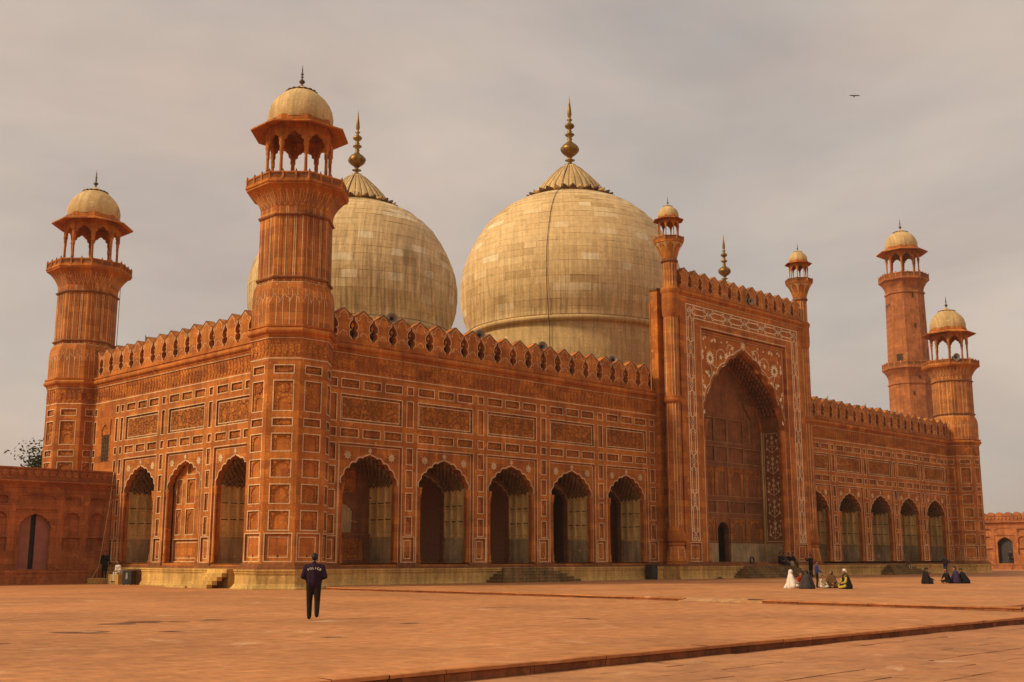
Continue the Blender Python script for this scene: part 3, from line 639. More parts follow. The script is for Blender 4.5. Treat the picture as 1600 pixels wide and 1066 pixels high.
def corner_tower(c, faces, label):
    A = 2.16; b = MB()
    plb = [(2.74, -.06), (2.74, .06), (2.62, .16), (2.58, .24), (2.50, .30), (2.50, .80), (2.55, .84), (2.55, .93), (2.60, .97), (2.60, 1.06), (2.0, 1.06)]
    b.octo(plb, c, 'limestone'); b.octo([(2.46, 1.05), (2.44, 1.20), (2.30, 1.22), (2.26, 1.34), (2.16, 1.36)], c, 'sandstone_dim')
    up = [(2.16, 13.72), (2.22, 13.74), (2.22, 13.82), (2.26, 13.85), (2.26, 13.92), (2.34, 13.95), (2.41, 14.01), (2.44, 14.08), (2.44, 14.16), (2.41, 14.22), (2.33, 14.27), (2.33, 14.32), (2.38, 14.35), (2.38, 14.44), (2.20, 14.46)]
    b.octo(up, c, 'sandstone')
    bulb = [(2.20, 14.46), (2.21, 15.6), (2.21, 16.2), (2.18, 16.5), (2.11, 16.75), (2.02, 16.93), (1.97, 17.0)]
    b.octo(bulb, c, 'sandstone')
    ringp = lambda z, a: [(a, z - .09), (a + .09, z - .07), (a + .13, z), (a + .09, z + .07), (a, z + .09)]
    b.octo([(1.97, 17.0), (1.97, 21.42)], c, 'sandstone'); b.octo(ringp(17.24, 1.97), c, 'sandstone_dim'); b.octo(ringp(20.93, 1.97), c, 'sandstone_dim')
    flare = [(1.97, 21.42), (2.02, 21.55), (2.10, 21.75), (2.22, 21.97), (2.38, 22.2), (2.56, 22.38), (2.68, 22.46)]
    b.octo(flare, c, 'sandstone'); b.octo([(2.68, 22.46), (2.78, 22.50), (2.78, 22.60), (2.84, 22.63), (2.84, 22.74), (1.0, 22.75)], c, 'sandstone')
    A2 = [(2.16, 0), (2.16, 13.7)]
    hw = A * TG
    for k in range(8):
        F = T(c[0], c[1], 0) @ Matrix.Rotation(pi / 4 * k, 4, 'Z') @ T(0, -A, 0)
        b.M = F; on = k in faces
        holes = [((-.575 if st != 'dado' else -.765), (.575 if st != 'dado' else .765), z0, z1) for z0, z1, st in T_ROWS] if on else []
        b.grid(-hw, hw, 1.34, 13.73, holes, 'sandstone')
        if on:
            b.box((-hw, -.018, Z_WH - .04), (hw, 0, Z_WH + .02), 'inlay'); b.box((-hw - .02, -.065, 13.68), (hw + .02, 0, 13.715), 'inlay')
            for i in range(5):
                cc = -hw + (i + .5) * 2 * hw / 5; a = .155; z0, z1 = Z_WH + .05, 13.66; h = z1 - z0
                b.prism([(cc - a * .55, z0 + .10), (cc + a * .55, z0 + .10), (cc + a, z0 + h * .42), (cc + a * .8, z0 + h * .7), (cc, z1 - .06), (cc - a * .8, z0 + h * .7), (cc - a, z0 + h * .42)], -0.035, 0.0, 'sandstone_carved', False)
        b.M = T(c[0], c[1], 0) @ Matrix.Rotation(pi / 4 * k, 4, 'Z')
        def fn(prof):
            return lambda uf, z, d: (uf * a_of(prof, z) * TG, -a_of(prof, z) - d, z)
        for uf in (-.88, -.76, -.28, -.16, .30, .42):                     # pairs of thin lines up the shaft
            if uf in (-.88,): continue
            b.ribbon([(uf, 17.0), (uf, 20.85)], .04, .012, fn=lambda u, z, d: (u * 1.97 * TG, -1.97 - d, z)); b.ribbon([(uf, 21.02), (uf, 21.42)], .04, .012, fn=lambda u, z, d: (u * 1.97 * TG, -1.97 - d, z))
        for uf in (.88,):
            b.ribbon([(uf, 17.0), (uf, 20.85)], .04, .012, fn=lambda u, z, d: (u * 1.97 * TG, -1.97 - d, z))
        for i in range(4): # vertical ribs on the shaft
            x = (-.52 + .345 * i) * 1.97 * TG; b.box((x - .012, -1.985, 17.0), (x + .012, -1.96, 20.85), 'sandstone_dim')
        fb = fn(bulb)
        for uf in (-.62, -.22, .20, .60): b.ribbon([(uf, 14.47), (uf, 15.2), (uf, 16.0)], .042, .012, fn=fb)
        for s0 in (-.62, -.02, .58):
            b.ribbon([(s0 - .40, 15.72), (s0 - .30, 15.95), (s0 - .22, 16.05), (s0 - .1, 16.22), (s0 + .02, 16.05), (s0 + .16, 16.0), (s0 + .2, 15.72)][:7], .036, .014, fn=fb)
            b.ribbon([(s0 + .1, 16.1), (s0 + .1, 16.5), (s0 + .09, 16.93)], .03, .014, fn=fb); b.ribbon([(s0 - .22, 16.05), (s0 - .25, 16.5)], .03, .014, fn=fb)
        b.ribbon([(-1, 16.96), (1, 16.96)], .03, .016, fn=fb)
        ff = fn(flare)
        for i in range(5):
            u = -.8 + .4 * i
            for s in (-1, 1): b.ribbon([(u, 21.46), (u + s * .09, 21.6), (u + s * .15, 21.8), (u + s * .185, 22.0), (u + s * .20, 22.2), (u + s * .26, 22.28)], .024, .012, fn=ff)
            b.ribbon([(u, 21.46), (u, 21.9), (u, 22.15)], .018, .012, fn=ff)
        b.M = I4
    t = ob('corner_tower', b, mosque, label=label)
    for k in faces:
        F = T(c[0], c[1], 0) @ Matrix.Rotation(pi / 4 * k, 4, 'Z') @ T(0, -A, 0)
        for z0, z1, st in T_ROWS: ob('tower_panel', panel_mesh(1.15 if st != 'dado' else 1.53, z1 - z0, st), t, F @ T(0, 0, z0))
    d = cupola_meshes('tower', 1.72, 22.75, 25.75, 26.32, 2.70, 26.62, 1.92, 26.95, 2.4, 2.74, .48, .33, 3)
    place_cupola(d, t, c, 1.72, 22.75, 2.74, 22.75)
    return t
corner_tower((0, 0), (5, 6, 7, 0, 1), 'nearest corner tower, tallest in the picture')
corner_tower((0, Wy), (6, 7, 0), 'corner tower at the back behind the low wall')
corner_tower((Lx, 0), (6, 7, 0, 1), 'corner tower at the far end of the front')

# ------------------------------------------------------------------ gateway block with the great arch
Gf = T(CX, -1.82, 0); GH = 9.07
b = MB(); HF = 6.25; ZF = 19.80
b.M = Gf; b.grid(-GH, GH, 1.2, 22.0, [(-HF, HF, 1.36, ZF)] + [(s * 7.75 - .72, s * 7.75 + .72, 1.40, 2.86) for s in (-1, 1)], 'sandstone', .35)
b.add([(s * GH, y, z) for s in (-1, 1) for y in (0, 2.1) for z in (1.2, 22.6)], [(0, 1, 3, 2), (4, 5, 7, 6)], 'sandstone')
b.add([(-GH, 0, 22.6), (GH, 0, 22.6), (GH, 2.1, 22.6), (-GH, 2.1, 22.6)], [(0, 1, 2, 3)], 'sandstone')
b.M = I4
for s in (-1, 1): b.box((min(CX + s * 8.9, CX + s * 10.08), -.40, 1.2), (max(CX + s * 8.9, CX + s * 10.08), .26, 22.62), 'sandstone')
for s in (-1, 1): b.box((min(CX + s * 8.9, CX + s * 10.16), -.46, 22.5), (max(CX + s * 8.9, CX + s * 10.16), .32, 22.68), 'cap_stone')
b.box((CX - 6.6, -.2, 14.4), (CX - 6.25, 3.0, 22.6), 'sandstone'); b.box((CX + 6.25, -.2, 14.4), (CX + 6.6, 3.0, 22.6), 'sandstone'); b.box((CX - 6.6, 2.7, 14.4), (CX + 6.6, 3.1, 22.6), 'sandstone')
b.box((CX - 9.0, -.2, 22.3), (CX + 9.0, .3, 22.6), 'sandstone')
gate = ob('gateway', b, mosque)
for s in (-1, 1): ob('dado_panel', panel_mesh(1.44, 1.46, 'dado'), gate, Gf @ T(s * 7.75, 0, 1.40))
q = MB(); OHW = 5.72; oz, oa = 12.5, 18.72
o = arch_open(OHW, oz, oa, 6, 1.36, bulge=.15, k=7)
q.prism([(-HF, ZF), (-HF, 1.36)] + o[::-1] + [(HF, 1.36), (HF, ZF)], .28, .75, 'sandstone')
half = multifoil(OHW, oz, oa, 6, .15, 7)
for s in (-1, 1):
    h2 = [(OHW, 11.6)] + half
    q.ribbon([(s * x, z) for x, z in offset(h2, .08)], .07, -.268, 'sandstone_dim')
    o1, o2 = offset(half, .13), offset(half, .25)
    for i in range(len(o1) - 1): q.prism([(s * o1[i][0], o1[i][1]), (s * o1[i + 1][0], o1[i + 1][1]), (s * o2[i + 1][0], o2[i + 1][1]), (s * o2[i][0], o2[i][1])], .22, .28, 'sandstone', False)
    q.ribbon([(s * x, z) for x, z in offset(h2, .30)], .08, -.266, 'inlay_bright')
    q.ribbon([(s * 6.05, 1.4), (s * 6.05, 19.5)], .07, -.266); q.ribbon([(s * 6.32, 1.4), (s * 6.32, 19.9)], .08, .012)
    q.lathe([(.01, 1.36), (.36, 1.38), (.36, 1.6), (.22, 1.8), (.30, 2.3), (.17, 2.9), (.15, 3.0), (.15, 11.2), (.24, 11.3), (.18, 11.45), (.34, 11.9), (.26, 12.05), (.40, 12.5), (.01, 12.55)], 14, (s * (OHW - .02), .42), 0, 'sandstone')
q.ribbon([(-6.08, 19.5), (6.08, 19.5)], .07, -.266); q.ribbon([(-6.36, 19.9), (6.36, 19.9)], .08, .012)
q.box((-6.2, .12, 19.55), (6.2, .3, 19.72), 'sandstone')
ob('great_arch', q, gate, Gf)
ob('bud_ornament', bud_mesh(2.1), gate, Gf @ T(0, .28, 18.76))
def floral(s):
    q = MB(); fz = 17.55; fx = 4.75; D = -.262
    def leaf(x, z, l, a, w=.42):
        p = [(0, 0), (l * .4, l * w * .5), (l, 0), (l * .4, -l * w * .5)]
        q.prism([(s * (x + u * cos(a) - v * sin(a)), z + u * sin(a) + v * cos(a)) for u, v in p], .262, .28, 'inlay_bright', False)
    q.prism([(s * x, z) for x, z in star((fx, fz), .62, 14, .66)], .258, .28, 'inlay_bright', False); q.prism([(s * x, z) for x, z in circ((fx, fz), .22, 10)], .25, .27, 'sandstone', False)
    q.ribbon([(s * x, z) for x, z in circ((3.2, 17.75), .72, 18, -.4, 4.6)], .062, D, 'inlay_bright'); q.ribbon([(s * x, z) for x, z in circ((1.9, 18.55), .45, 14, -.2, 4.2)], .058, D, 'inlay_bright')
    q.ribbon([(s * x, z) for x, z in [(4.75, 17.0), (4.55, 16.4), (4.6, 15.8), (4.9, 15.2), (5.3, 14.6)]], .066, D, 'inlay_bright'); q.ribbon([(s * x, z) for x, z in [(4.5, 17.1), (3.9, 16.85), (3.3, 17.0), (2.6, 17.6), (2.3, 18.3)]], .066, D, 'inlay_bright')
    q.prism([(s * x, z) for x, z in star((2.45, 17.95), .36, 6, .4)], .26, .28, 'inlay_bright', False); q.prism([(s * x, z) for x, z in star((3.25, 17.8), .26, 5, .45)], .26, .28, 'inlay_bright', False)
    rr = random.Random(4)
    for x, z, l in [(5.6, 18.9, .3), (5.2, 19.1, .3), (4.6, 18.9, .4), (3.9, 18.9, .45), (3.0, 19.0, .25), (2.4, 19.1, .28), (1.3, 18.9, .5), (1.9, 18.5, .35), (5.75, 18.2, .45), (5.75, 17.3, .55), (5.5, 16.4, .5), (5.0, 15.9, .5), (5.75, 15.4, .45), (5.4, 15.0, .5),
                    (5.7, 14.3, .4), (5.8, 13.6, .45), (4.2, 16.6, .3), (3.7, 16.6, .28), (5.3, 18.5, .25), (4.9, 16.2, .3), (5.85, 12.9, .4)]:
        leaf(x, z, l * 1.15, rr.uniform(0, 6.28), .55)
    return q
for s in (-1, 1): ob('floral_inlay', floral(s), gate, Gf)
# chain border: one link of two hooped bars and a quatrefoil, repeated
def chain_mesh(P):
    q = MB(); d = .012; c = P * .5
    a0 = P * .24
    for s in (-1, 1):
        q.ribbon([(s * .25, c - a0), (s * .25, c + a0)], .078, d, 'inlay_bright')
        for t in (-1, 1):
            q.ribbon(circ((s * .27, c + t * (a0 + .10)), .115, 10), .07, d, 'inlay_bright', closed=True); q.ribbon([(s * .22, c + t * (a0 + .20)), (s * .05, c + t * (a0 + .36))], .08, d, 'inlay_bright')
    for z in (c + a0 + .42, c - a0 - .42): q.ribbon(circ((0, z), .10, 10), .07, d, 'inlay_bright', closed=True)
    for t in (0, 1):
        for s in (-1, 1): q.ribbon(circ((0 + .16 * s, t * P), .13, 10), .075, d, 'inlay_bright', closed=True)
        for u in ((1,) if t == 0 else (-1,)): q.ribbon(circ((0, t * P + .16 * u), .13, 10), .075, d, 'inlay_bright', closed=True)
        e = 1 if t == 0 else -1
        q.ribbon([(0, t * P + e * .3), (0, c - e * (a0 + .5))], .078, d, 'inlay_bright')
    return q.mesh('chain_inlay')
PV = (21.0 - 3.1) / 6; PH = 15.5 / 6
CV, CH = chain_mesh(PV), chain_mesh(PH)
for s in (-1, 1):
    for i in range(6): ob('chain_inlay', CV, gate, Gf @ T(s * 7.75, 0, 3.1 + PV * i))
for i in range(6): ob('chain_inlay', CH, gate, Gf @ T(-7.75 + PH * i, 0, 21.0) @ Matrix.Rotation(pi / 2, 4, 'Y'))
q = MB(); q.ribbon([(-7.24, 2.98), (-8.23, 2.98), (-8.23, 21.5), (8.23, 21.5), (8.23, 2.98), (7.24, 2.98)], .10, .012, 'inlay_bright'); q.ribbon([(-7.24, 3.0), (-7.24, 20.46), (7.24, 20.46), (7.24, 3.0)], .10, .014, 'inlay_bright')
ob('border_line', q, gate, Gf)
ob('cornice', cornice_mesh(-GH - .05, GH + .05, 22.0, .9), gate, Gf)
q = MB(); q.box((-9.0, .36, 22.66), (9.0, .43, 24.0), 'stone_dark'); ob('parapet_wall', q, gate, Gf)  # same near-black backing behind the gateway merlons
for i in range(13): ob('merlon', MERLON_G, gate, Gf @ T(-9.0 + GATE_P * (i + .5), 0, 22.665) @ Matrix.Diagonal((1, 1, random.uniform(.96, 1.02), 1)))
# inside of the great arch: side walls with floral strips, back wall with tiers of panels, pointed vault
q = MB(); JX = 6.2; Y0, Y1 = -1.08, .95
hv = multifoil(JX, 12.6, 18.6, 8, 0.0)
pr = [(JX, 1.2)] + hv + [(-x, z) for x, z in hv[::-1][1:]] + [(-JX, 1.2)]; n = len(pr)
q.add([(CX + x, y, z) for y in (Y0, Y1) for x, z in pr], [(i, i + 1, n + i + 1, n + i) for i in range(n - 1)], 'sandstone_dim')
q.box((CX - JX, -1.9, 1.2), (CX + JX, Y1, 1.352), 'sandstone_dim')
bh = []; cols = [(-4.75, 2.45), (-2.15, 2.3), (2.15, 2.3), (4.75, 2.45)]
tiers = [(3.0, 4.95, 'niche'), (5.33, 6.37, 'plain'), (6.75, 9.24, 'niche'), (9.57, 10.91, 'plain'), (11.25, 13.3, 'plain')]
for x, w in cols + [(0, 1.7)]:
    for z0, z1, st in tiers:
        if x == 0 and z0 < 5: continue
        if abs(x) > 4 and z0 > 11: continue
        bh.append((x, w, z0, z1, st))
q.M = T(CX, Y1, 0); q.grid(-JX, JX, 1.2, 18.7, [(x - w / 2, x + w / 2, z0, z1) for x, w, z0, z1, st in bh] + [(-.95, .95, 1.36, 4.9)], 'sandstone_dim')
for x, w in cols: q.box((x - w / 2 - .1, -.05, 1.36), (x + w / 2 + .1, 0, 2.88), 'plaster_grey')
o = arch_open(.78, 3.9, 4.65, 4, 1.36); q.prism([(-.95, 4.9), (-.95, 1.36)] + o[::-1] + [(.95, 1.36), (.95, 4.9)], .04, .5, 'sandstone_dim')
for t in (-1, 1):
    q.prism([(t * 3.2, 14.7), (t * 5.3, 14.7), (t * 4.3, 13.5)], -.25, 0, 'sandstone_dim'); q.ribbon([(t * 2.9, 15.0), (t * 4.3, 13.35), (t * 5.6, 15.0)], .06, .012, 'plaster_grey'); q.ribbon([(t * 4.3, 13.35), (t * 4.3, 11.4)], .06, .012, 'plaster_grey')
q.M = I4
rib = [(CX + x * .985, Y1 - .06, z * .995) for x, z in pr[1:-1]]
q.tube(rib, .10, 'sandstone', 6); q.tube([(CX + s * (JX - .06), Y1 - .06, z) for z in (1.3, 12.6) for s in (1,)], .09, 'plaster', 6); q.tube([(CX - (JX - .06), Y1 - .06, z) for z in (1.3, 12.6)], .09, 'plaster', 6)
for s in (-1, 1): q.box((CX + min(s * JX, s * JX - s * .06), Y0, 1.3), (CX + max(s * JX, s * JX - s * .06), Y1 - .1, 2.9), 'plaster_grey')
rv = random.Random(9)
for i in range(8, n - 8, 2):        # little cells and stars on the soffit
    x, z = pr[i]
    for j in range(5):
        y = Y0 + .2 + j * .37; q.lathe([(0.02, -.22), (.10, -.16), (.16, .02), (.12, .16)], 6, (0, 0), 0, 'sandstone_dim'); k = 24
        for v in range(len(q.v) - k, len(q.v)): a_, b_, c_ = q.v[v]; q.v[v] = (a_ + CX + x * .985, b_ + y, c_ + z * .992)
ob('arch_vault', q, gate)
for x, w, z0, z1, st in bh: ob('vault_panel', panel_mesh(w, z1 - z0, 'vault_' + st), gate, T(CX + x, Y1, z0))
for s in (-1, 1):
    M = frame((CX + s * (JX - .012), (Y0 + Y1) / 2 - .05, 0), -s * pi / 2)
    q = MB(); q.ring(-.86, .86, 3.05, 12.4, .06, .012, 'inlay'); q.box((-.8, -.004, 3.1), (.8, .01, 12.35), 'sandstone_dim')
    for i in range(5):
        z = 3.2 + i * 1.85
        q.ribbon([(0, z), (0, z + 1.7)], .06, .014)
        q.prism(star((0, z + .95), .20, 6, .5), -.02, 0, 'inlay', False)
        q.prism([(-.18, z + 1.5), (.18, z + 1.5), (.06, z + 1.25), (-.06, z + 1.25)], -.02, 0, 'inlay', False)
        for t in (-1, 1):
            q.ribbon([(0, z + .1), (t * .3, z + .25), (t * .52, z + .6), (t * .5, z + .95), (t * .3, z + 1.1)], .05, .014)
            q.prism(star((t * .5, z + .45), .16, 7, .55), -.02, 0, 'inlay', False); q.prism(star((t * .45, z + 1.15), .15, 5, .5), -.02, 0, 'inlay', False)
            q.prism(star((t * .55, z + 1.6), .12, 4, .5), -.02, 0, 'inlay', False); q.prism(star((t * .22, z + .62), .1, 5, .5), -.02, 0, 'inlay', False)
    ob('floral_strip', q, gate, M)
# slender corner columns carrying small kiosks
for s in (-1, 1):
    c = (CX + s * 9.73, -1.45)
    q = MB(); q.lathe([(.92, 1.2), (.92, 1.36), (.84, 1.40)], 8, c, pi / 8, 'sandstone', False)
    bell = [(.84, 1.42), (.80, 1.55), (.72, 1.95), (.66, 2.3), (.60, 2.52), (.54, 2.58)]; q.lathe(bell, 16, c, 0, 'sandstone')
    q.lathe([(.54, 2.58), (.62, 2.62), (.66, 2.70), (.62, 2.78), (.54, 2.82)], 16, c, 0, 'sandstone')
    q.lathe([(.54, 2.82), (.66, 2.90), (.72, 3.10), (.70, 3.35), (.62, 3.7), (.58, 3.95), (.56, 4.0)], 16, c, 0, 'sandstone')
    q.lathe([(.58, 4.0), (.58, 13.4)], 12, c, 0, 'sandstone', False)
    q.lathe([(.58, 13.4), (.68, 13.45), (.72, 13.6), (.72, 13.75), (.64, 13.85), (.68, 13.9), (.66, 13.98), (.58, 14.0)], 16, c, 0, 'sandstone')
    q.lathe([(.58, 14.0), (.58, 20.2)], 12, c, 0, 'sandstone', False)
    q.lathe([(.60, 20.2), (.68, 20.5), (.70, 21.2), (.68, 22.0), (.70, 22.1), (.78, 22.25), (.78, 22.42), (.70, 22.55), (.60, 22.6)], 12, c, 0, 'sandstone')
    q.lathe([(.58, 22.6), (.57, 24.6)], 12, c, 0, 'sandstone', False)
    q.lathe([(.57, 24.55), (.66, 24.6), (.70, 24.7), (.66, 24.8), (.57, 24.85)], 16, c, 0, 'sandstone_dim')
    fl = [(.56, 24.85), (.62, 25.05), (.74, 25.4), (.90, 25.75), (1.06, 25.98), (1.14, 26.08)]; q.lathe(fl, 8, c, pi / 8, 'marble_plain', False)
    q.lathe([(1.14, 26.08), (1.2, 26.12), (1.2, 26.26), (.3, 26.28)], 8, c, pi / 8, 'sandstone', False)
    for k in range(8):                                   # red petals over the pale flare
        q.M = T(c[0], c[1], 0) @ Matrix.Rotation(pi / 4 * k, 4, 'Z')
        pf = [(r * cos(pi / 8), z) for r, z in fl]
        pts = [(0, 24.87, .9), (0, 25.4, .82), (0, 25.75, .72), (0, 25.92, .48), (0, 26.02, .05)]
        vs = []
        for _, z, w in pts:
            a = a_of(pf, z); vs += [(-a * TG * w, -a - .035, z), (0, -a - .06, z), (a * TG * w, -a - .035, z)]
        q.add(vs, [(3 * i + j, 3 * i + j + 1, 3 * i + j + 4, 3 * i + j + 3) for i in range(4) for j in range(2)], 'sandstone')
        for zz in ((4.02, 13.4), (14.02, 20.1), (22.62, 24.5)):
            for uf in (-.55, .55)[:1 + (k % 2)]: q.ribbon([(uf * .2, zz[0]), (uf * .2, zz[1])], .042, .59 if False else .582, fn=lambda u, z, d: (u, -d, z))
        q.ribbon([(0, 1.6), (0, 1.95), (0, 2.3), (0, 2.5)], .045, 0, fn=lambda u, z, d: (u, -a_of(bell, z) - .012, z))
    q.M = I4
    ob('corner_column', q, gate)
    d = cupola_meshes('turret', .74, 26.28, 27.65, 28.03, 1.15, 28.16, .83, 28.27, 1.05, 1.1, .33, .16, 1)
    place_cupola(d, gate, c, .74, 26.28, 1.1, 26.26)

# ------------------------------------------------------------------ the three domes, faced with marble blocks
DP = [(10.00, 22.75), (10.06, 23.2), (10.42, 24.2), (10.66, 25.2), (10.76, 26.3), (10.74, 27.4), (10.56, 28.6), (10.22, 29.7), (9.72, 30.9), (9.10, 32.1), (8.38, 33.2), (7.50, 34.12), (6.60, 34.88), (5.62, 35.48), (4.55, 35.93), (3.4, 36.25)]
def prof_pts(s, z0):
    return [(r * s, z0 + (z - 26.3) * s) for r, z in DP]
def resample(p, n):
    L = [0]
    for a, b in zip(p, p[1:]): L.append(L[-1] + hypot(b[0] - a[0], b[1] - a[1]))
    o = []
    for i in range(n + 1):
        t = L[-1] * i / n; j = 0
        while j < len(L) - 2 and L[j + 1] < t: j += 1
        f = (t - L[j]) / (L[j + 1] - L[j]); o.append((p[j][0] + (p[j + 1][0] - p[j][0]) * f, p[j][1] + (p[j + 1][1] - p[j][1]) * f))
    return o
BLOCKS = []
def dome(c, s, z0, blocks, label):
    P = prof_pts(s, z0); b = MB(); zb = P[0][1]
    b.lathe([(r - .05, z) for r, z in P], 72, c, 0, 'joint')
    b.lathe([(9.55 * s, Z_CO), (9.55 * s, zb - .45)], 72, c, 0, 'marble_plain')
    b.lathe([(9.55 * s, zb - .52), (9.9 * s, zb - .48), (10.05 * s, zb - .38), (10.08 * s, zb - .2), (9.98 * s, zb - .06), (9.9 * s, zb + .02)], 72, c, 0, 'marble_plain')
    d = ob('dome', b, mosque, label=label)
    # lotus cap: fluted cone with petal tips
    q = MB(); n = 32; zt = P[-2][1]; zf = lambda z: z0 + (z - 26.3) * s
    cone = [(3.85 * s, zf(36.15)), (3.5 * s, zf(36.7)), (2.9 * s, zf(37.55)), (2.15 * s, zf(38.4)), (1.40 * s, zf(39.15)), (.95 * s, zf(39.55)), (.5 * s, zf(39.85))]
    vs = []; fs = []; N = n * 4
    for r, z in cone:
        for k in range(N):
            fl = 1 + .035 * abs(cos(pi * k / 4)); a = 2 * pi * k / N; vs.append((c[0] + r * fl * cos(a), c[1] + r * fl * sin(a), z))
    for i in range(len(cone) - 1): fs += [(i * N + k, i * N + (k + 1) % N, (i + 1) * N + (k + 1) % N, (i + 1) * N + k) for k in range(N)]
    q.add(vs, fs, 'marble_plain', True)
    for k in range(n): # dark seams
        a = 2 * pi * (k + .5) / n; q.tube([(c[0] + r * 1.012 * cos(a), c[1] + r * 1.012 * sin(a), z) for r, z in cone[:-1]], .028 * s, 'cap_stone', 4)
        a = 2 * pi * k / n; ca, sa = cos(a), sin(a); hw = .36 * s
        pts = [(3.3, -.42, hw * .9), (3.75, -.46, hw), (4.15, -.44, hw * .75), (4.4, -.34, .04)]
        vv = []
        for r, dz, w in pts:
            for e in (-1, 1): vv.append((c[0] + r * s * ca - e * w * sa, c[1] + r * s * sa + e * w * ca, zf(36.9 + dz)))
        vv += [(x, y, z - .16 * s) for x, y, z in vv]
        q.add(vv, [(0, 1, 3, 2), (2, 3, 5, 4), (4, 5, 7, 6), (8, 9, 11, 10), (10, 11, 13, 12), (12, 13, 15, 14), (0, 2, 10, 8), (2, 4, 12, 10), (4, 6, 14, 12), (1, 3, 11, 9), (3, 5, 13, 11), (5, 7, 15, 13)], 'cap_stone' if k % 3 else 'marble_plain')
    ob('lotus_cap', q, d)
    q = MB(); q.lathe(finial_prof(zf(39.8), 1.68 * s), 24, c, 0, 'brass')
    for k in range(8):
        a = pi / 4 * k; q.tube([(c[0] + 1.68 * s * .55 * max(.1, sin(pi * i / 8)) * cos(a), c[1] + 1.68 * s * .55 * max(.1, sin(pi * i / 8)) * sin(a), zf(39.8) + 1.68 * s * (.5 + 1.02 * i / 8)) for i in range(9)], .03, 'bronze_dark', 4)
    ob('finial', q, d)
    q = MB(); a = atan2(-54.7 - c[1], -37.1 - c[0]) - (.20 if s == 1 else .25)
    q.tube([(c[0] + (r + .09) * cos(a), c[1] + (r + .09) * sin(a), z) for r, z in [(9.62 * s, Z_CO + .2), (9.62 * s, zb - .55), (10.0 * s, zb - .5)] + P[::-1][::-1] + cone[1:]], .026, 'cable', 4); ob('lightning_cable', q, d)
    if not blocks:
        q = MB(); q.lathe(P, 72, c, 0, 'marble_plain'); ob('dome_shell', q, d); return
    rows = round(25 * (s + .12) / 1.12); RP = resample(P, rows * 2); rr = random.Random(int(s * 100))
    for i in range(rows):
        (r0, za), (r1, zm), (r2, zz) = RP[2 * i], RP[2 * i + 1], RP[2 * i + 2]; th = rr.uniform(0, .3); end = th + 2 * pi
        while th < end - .02:
            w = rr.choice((1.0, 1.3, 1.5, 1.8, 2.2)) * rr.uniform(.9, 1.1) * (s + .1) / max(r1, 2.0); t1 = min(th + w, end)
            if end - t1 < .3 / max(r1, 2): t1 = end
            g = .006 / r1; gz = .006; p = rr.uniform(-.004, .022); tn = min(1, max(0, rr.gauss(.5, .20)))
            if rr.random() < .07: tn = rr.choice((.02, .98, 1.0))
            vs = []
            for off in (p, -.10):
                for r, z, e in ((r0, za, gz), (r1, zm, 0), (r2, zz, -gz)):
                    for k in range(4):
                        a = th + g + (t1 - th - 2 * g) * k / 3; vs.append((c[0] + (r + off) * cos(a), c[1] + (r + off) * sin(a), z + e))
            fs = [(j * 4 + k, j * 4 + k + 1, j * 4 + k + 5, j * 4 + k + 4) for j in range(2) for k in range(3)]
            fs += [(k, k + 1, 12 + k + 1, 12 + k) for k in range(3)] + [(8 + k, 8 + k + 1, 20 + k + 1, 20 + k) for k in range(3)] + [(4 * j, 4 * j + 4, 16 + 4 * j, 12 + 4 * j) for j in range(2)] + [(4 * j + 3, 4 * j + 7, 19 + 4 * j, 15 + 4 * j) for j in range(2)]
            am = (th + t1) / 2; face = cos(am - atan2(-54.7 - c[1], -37.1 - c[0]))
            dist = hypot(c[0] + 37.1, c[1] + 54.7)
            BLOCKS.append((face * (t1 - th) * r1 / dist if face > .25 and not (s == 1 and za < 16) else -1, d, vs, fs, tn)); th = t1
dome((CX - 26.18, 17.68), .774, 22.0, True, 'smaller cream marble dome behind the nearest tower')
dome((CX, 17.68), 1.0, 26.3, True, 'great central cream marble dome')
dome((CX + 26.18, 17.68), .774, 22.0, False, 'smaller marble dome hidden behind the gateway')
BLOCKS.sort(key=lambda t: -t[0]); rest = {}
for i, (sc, d, vs, fs, tn) in enumerate(BLOCKS):
    if i < 300:
        q = MB(); q.add(vs, fs, 'marble_block', False, tn); ob('marble_block', q, d)
    else: rest.setdefault(d.name, (d, MB()))[1].add(vs, fs, 'marble_block', False, tn)
for d, q in rest.values(): ob('marble_facing', q, d, kind='stuff')
# ------------------------------------------------------------------ far minaret
MN = (131.0, 25.6)
mina = thing('minaret', 'tall plain red sandstone minaret with two balconies, farthest right behind the mosque', 'minaret', (MN[0], MN[1], 0))
b = MB()
b.octo([(3.7, 0), (3.6, 1.5), (3.3, 1.6), (2.95, 27.9)], (0, 0), 'sandstone_old'); b.octo([(2.95, 27.85), (3.1, 27.9), (3.1, 28.1), (2.95, 28.15)], (0, 0), 'sandstone_old')
b.octo([(2.93, 28.15), (2.95, 28.9), (3.1, 29.4), (3.4, 29.9), (3.65, 30.2), (3.75, 30.25), (3.75, 30.5), (2.0, 30.52)], (0, 0), 'sandstone_old')
b.octo([(2.88, 30.5), (2.68, 42.2)], (0, 0), 'sandstone_old'); b.octo([(2.68, 42.15), (2.84, 42.2), (2.84, 42.45), (2.68, 42.5)], (0, 0), 'sandstone_old')
b.octo([(2.66, 42.5), (2.68, 42.9), (2.85, 43.4), (3.15, 43.9), (3.45, 44.2), (3.55, 44.25), (3.55, 44.45), (1.0, 44.47)], (0, 0), 'sandstone_old')
ob('shaft', b, mina)
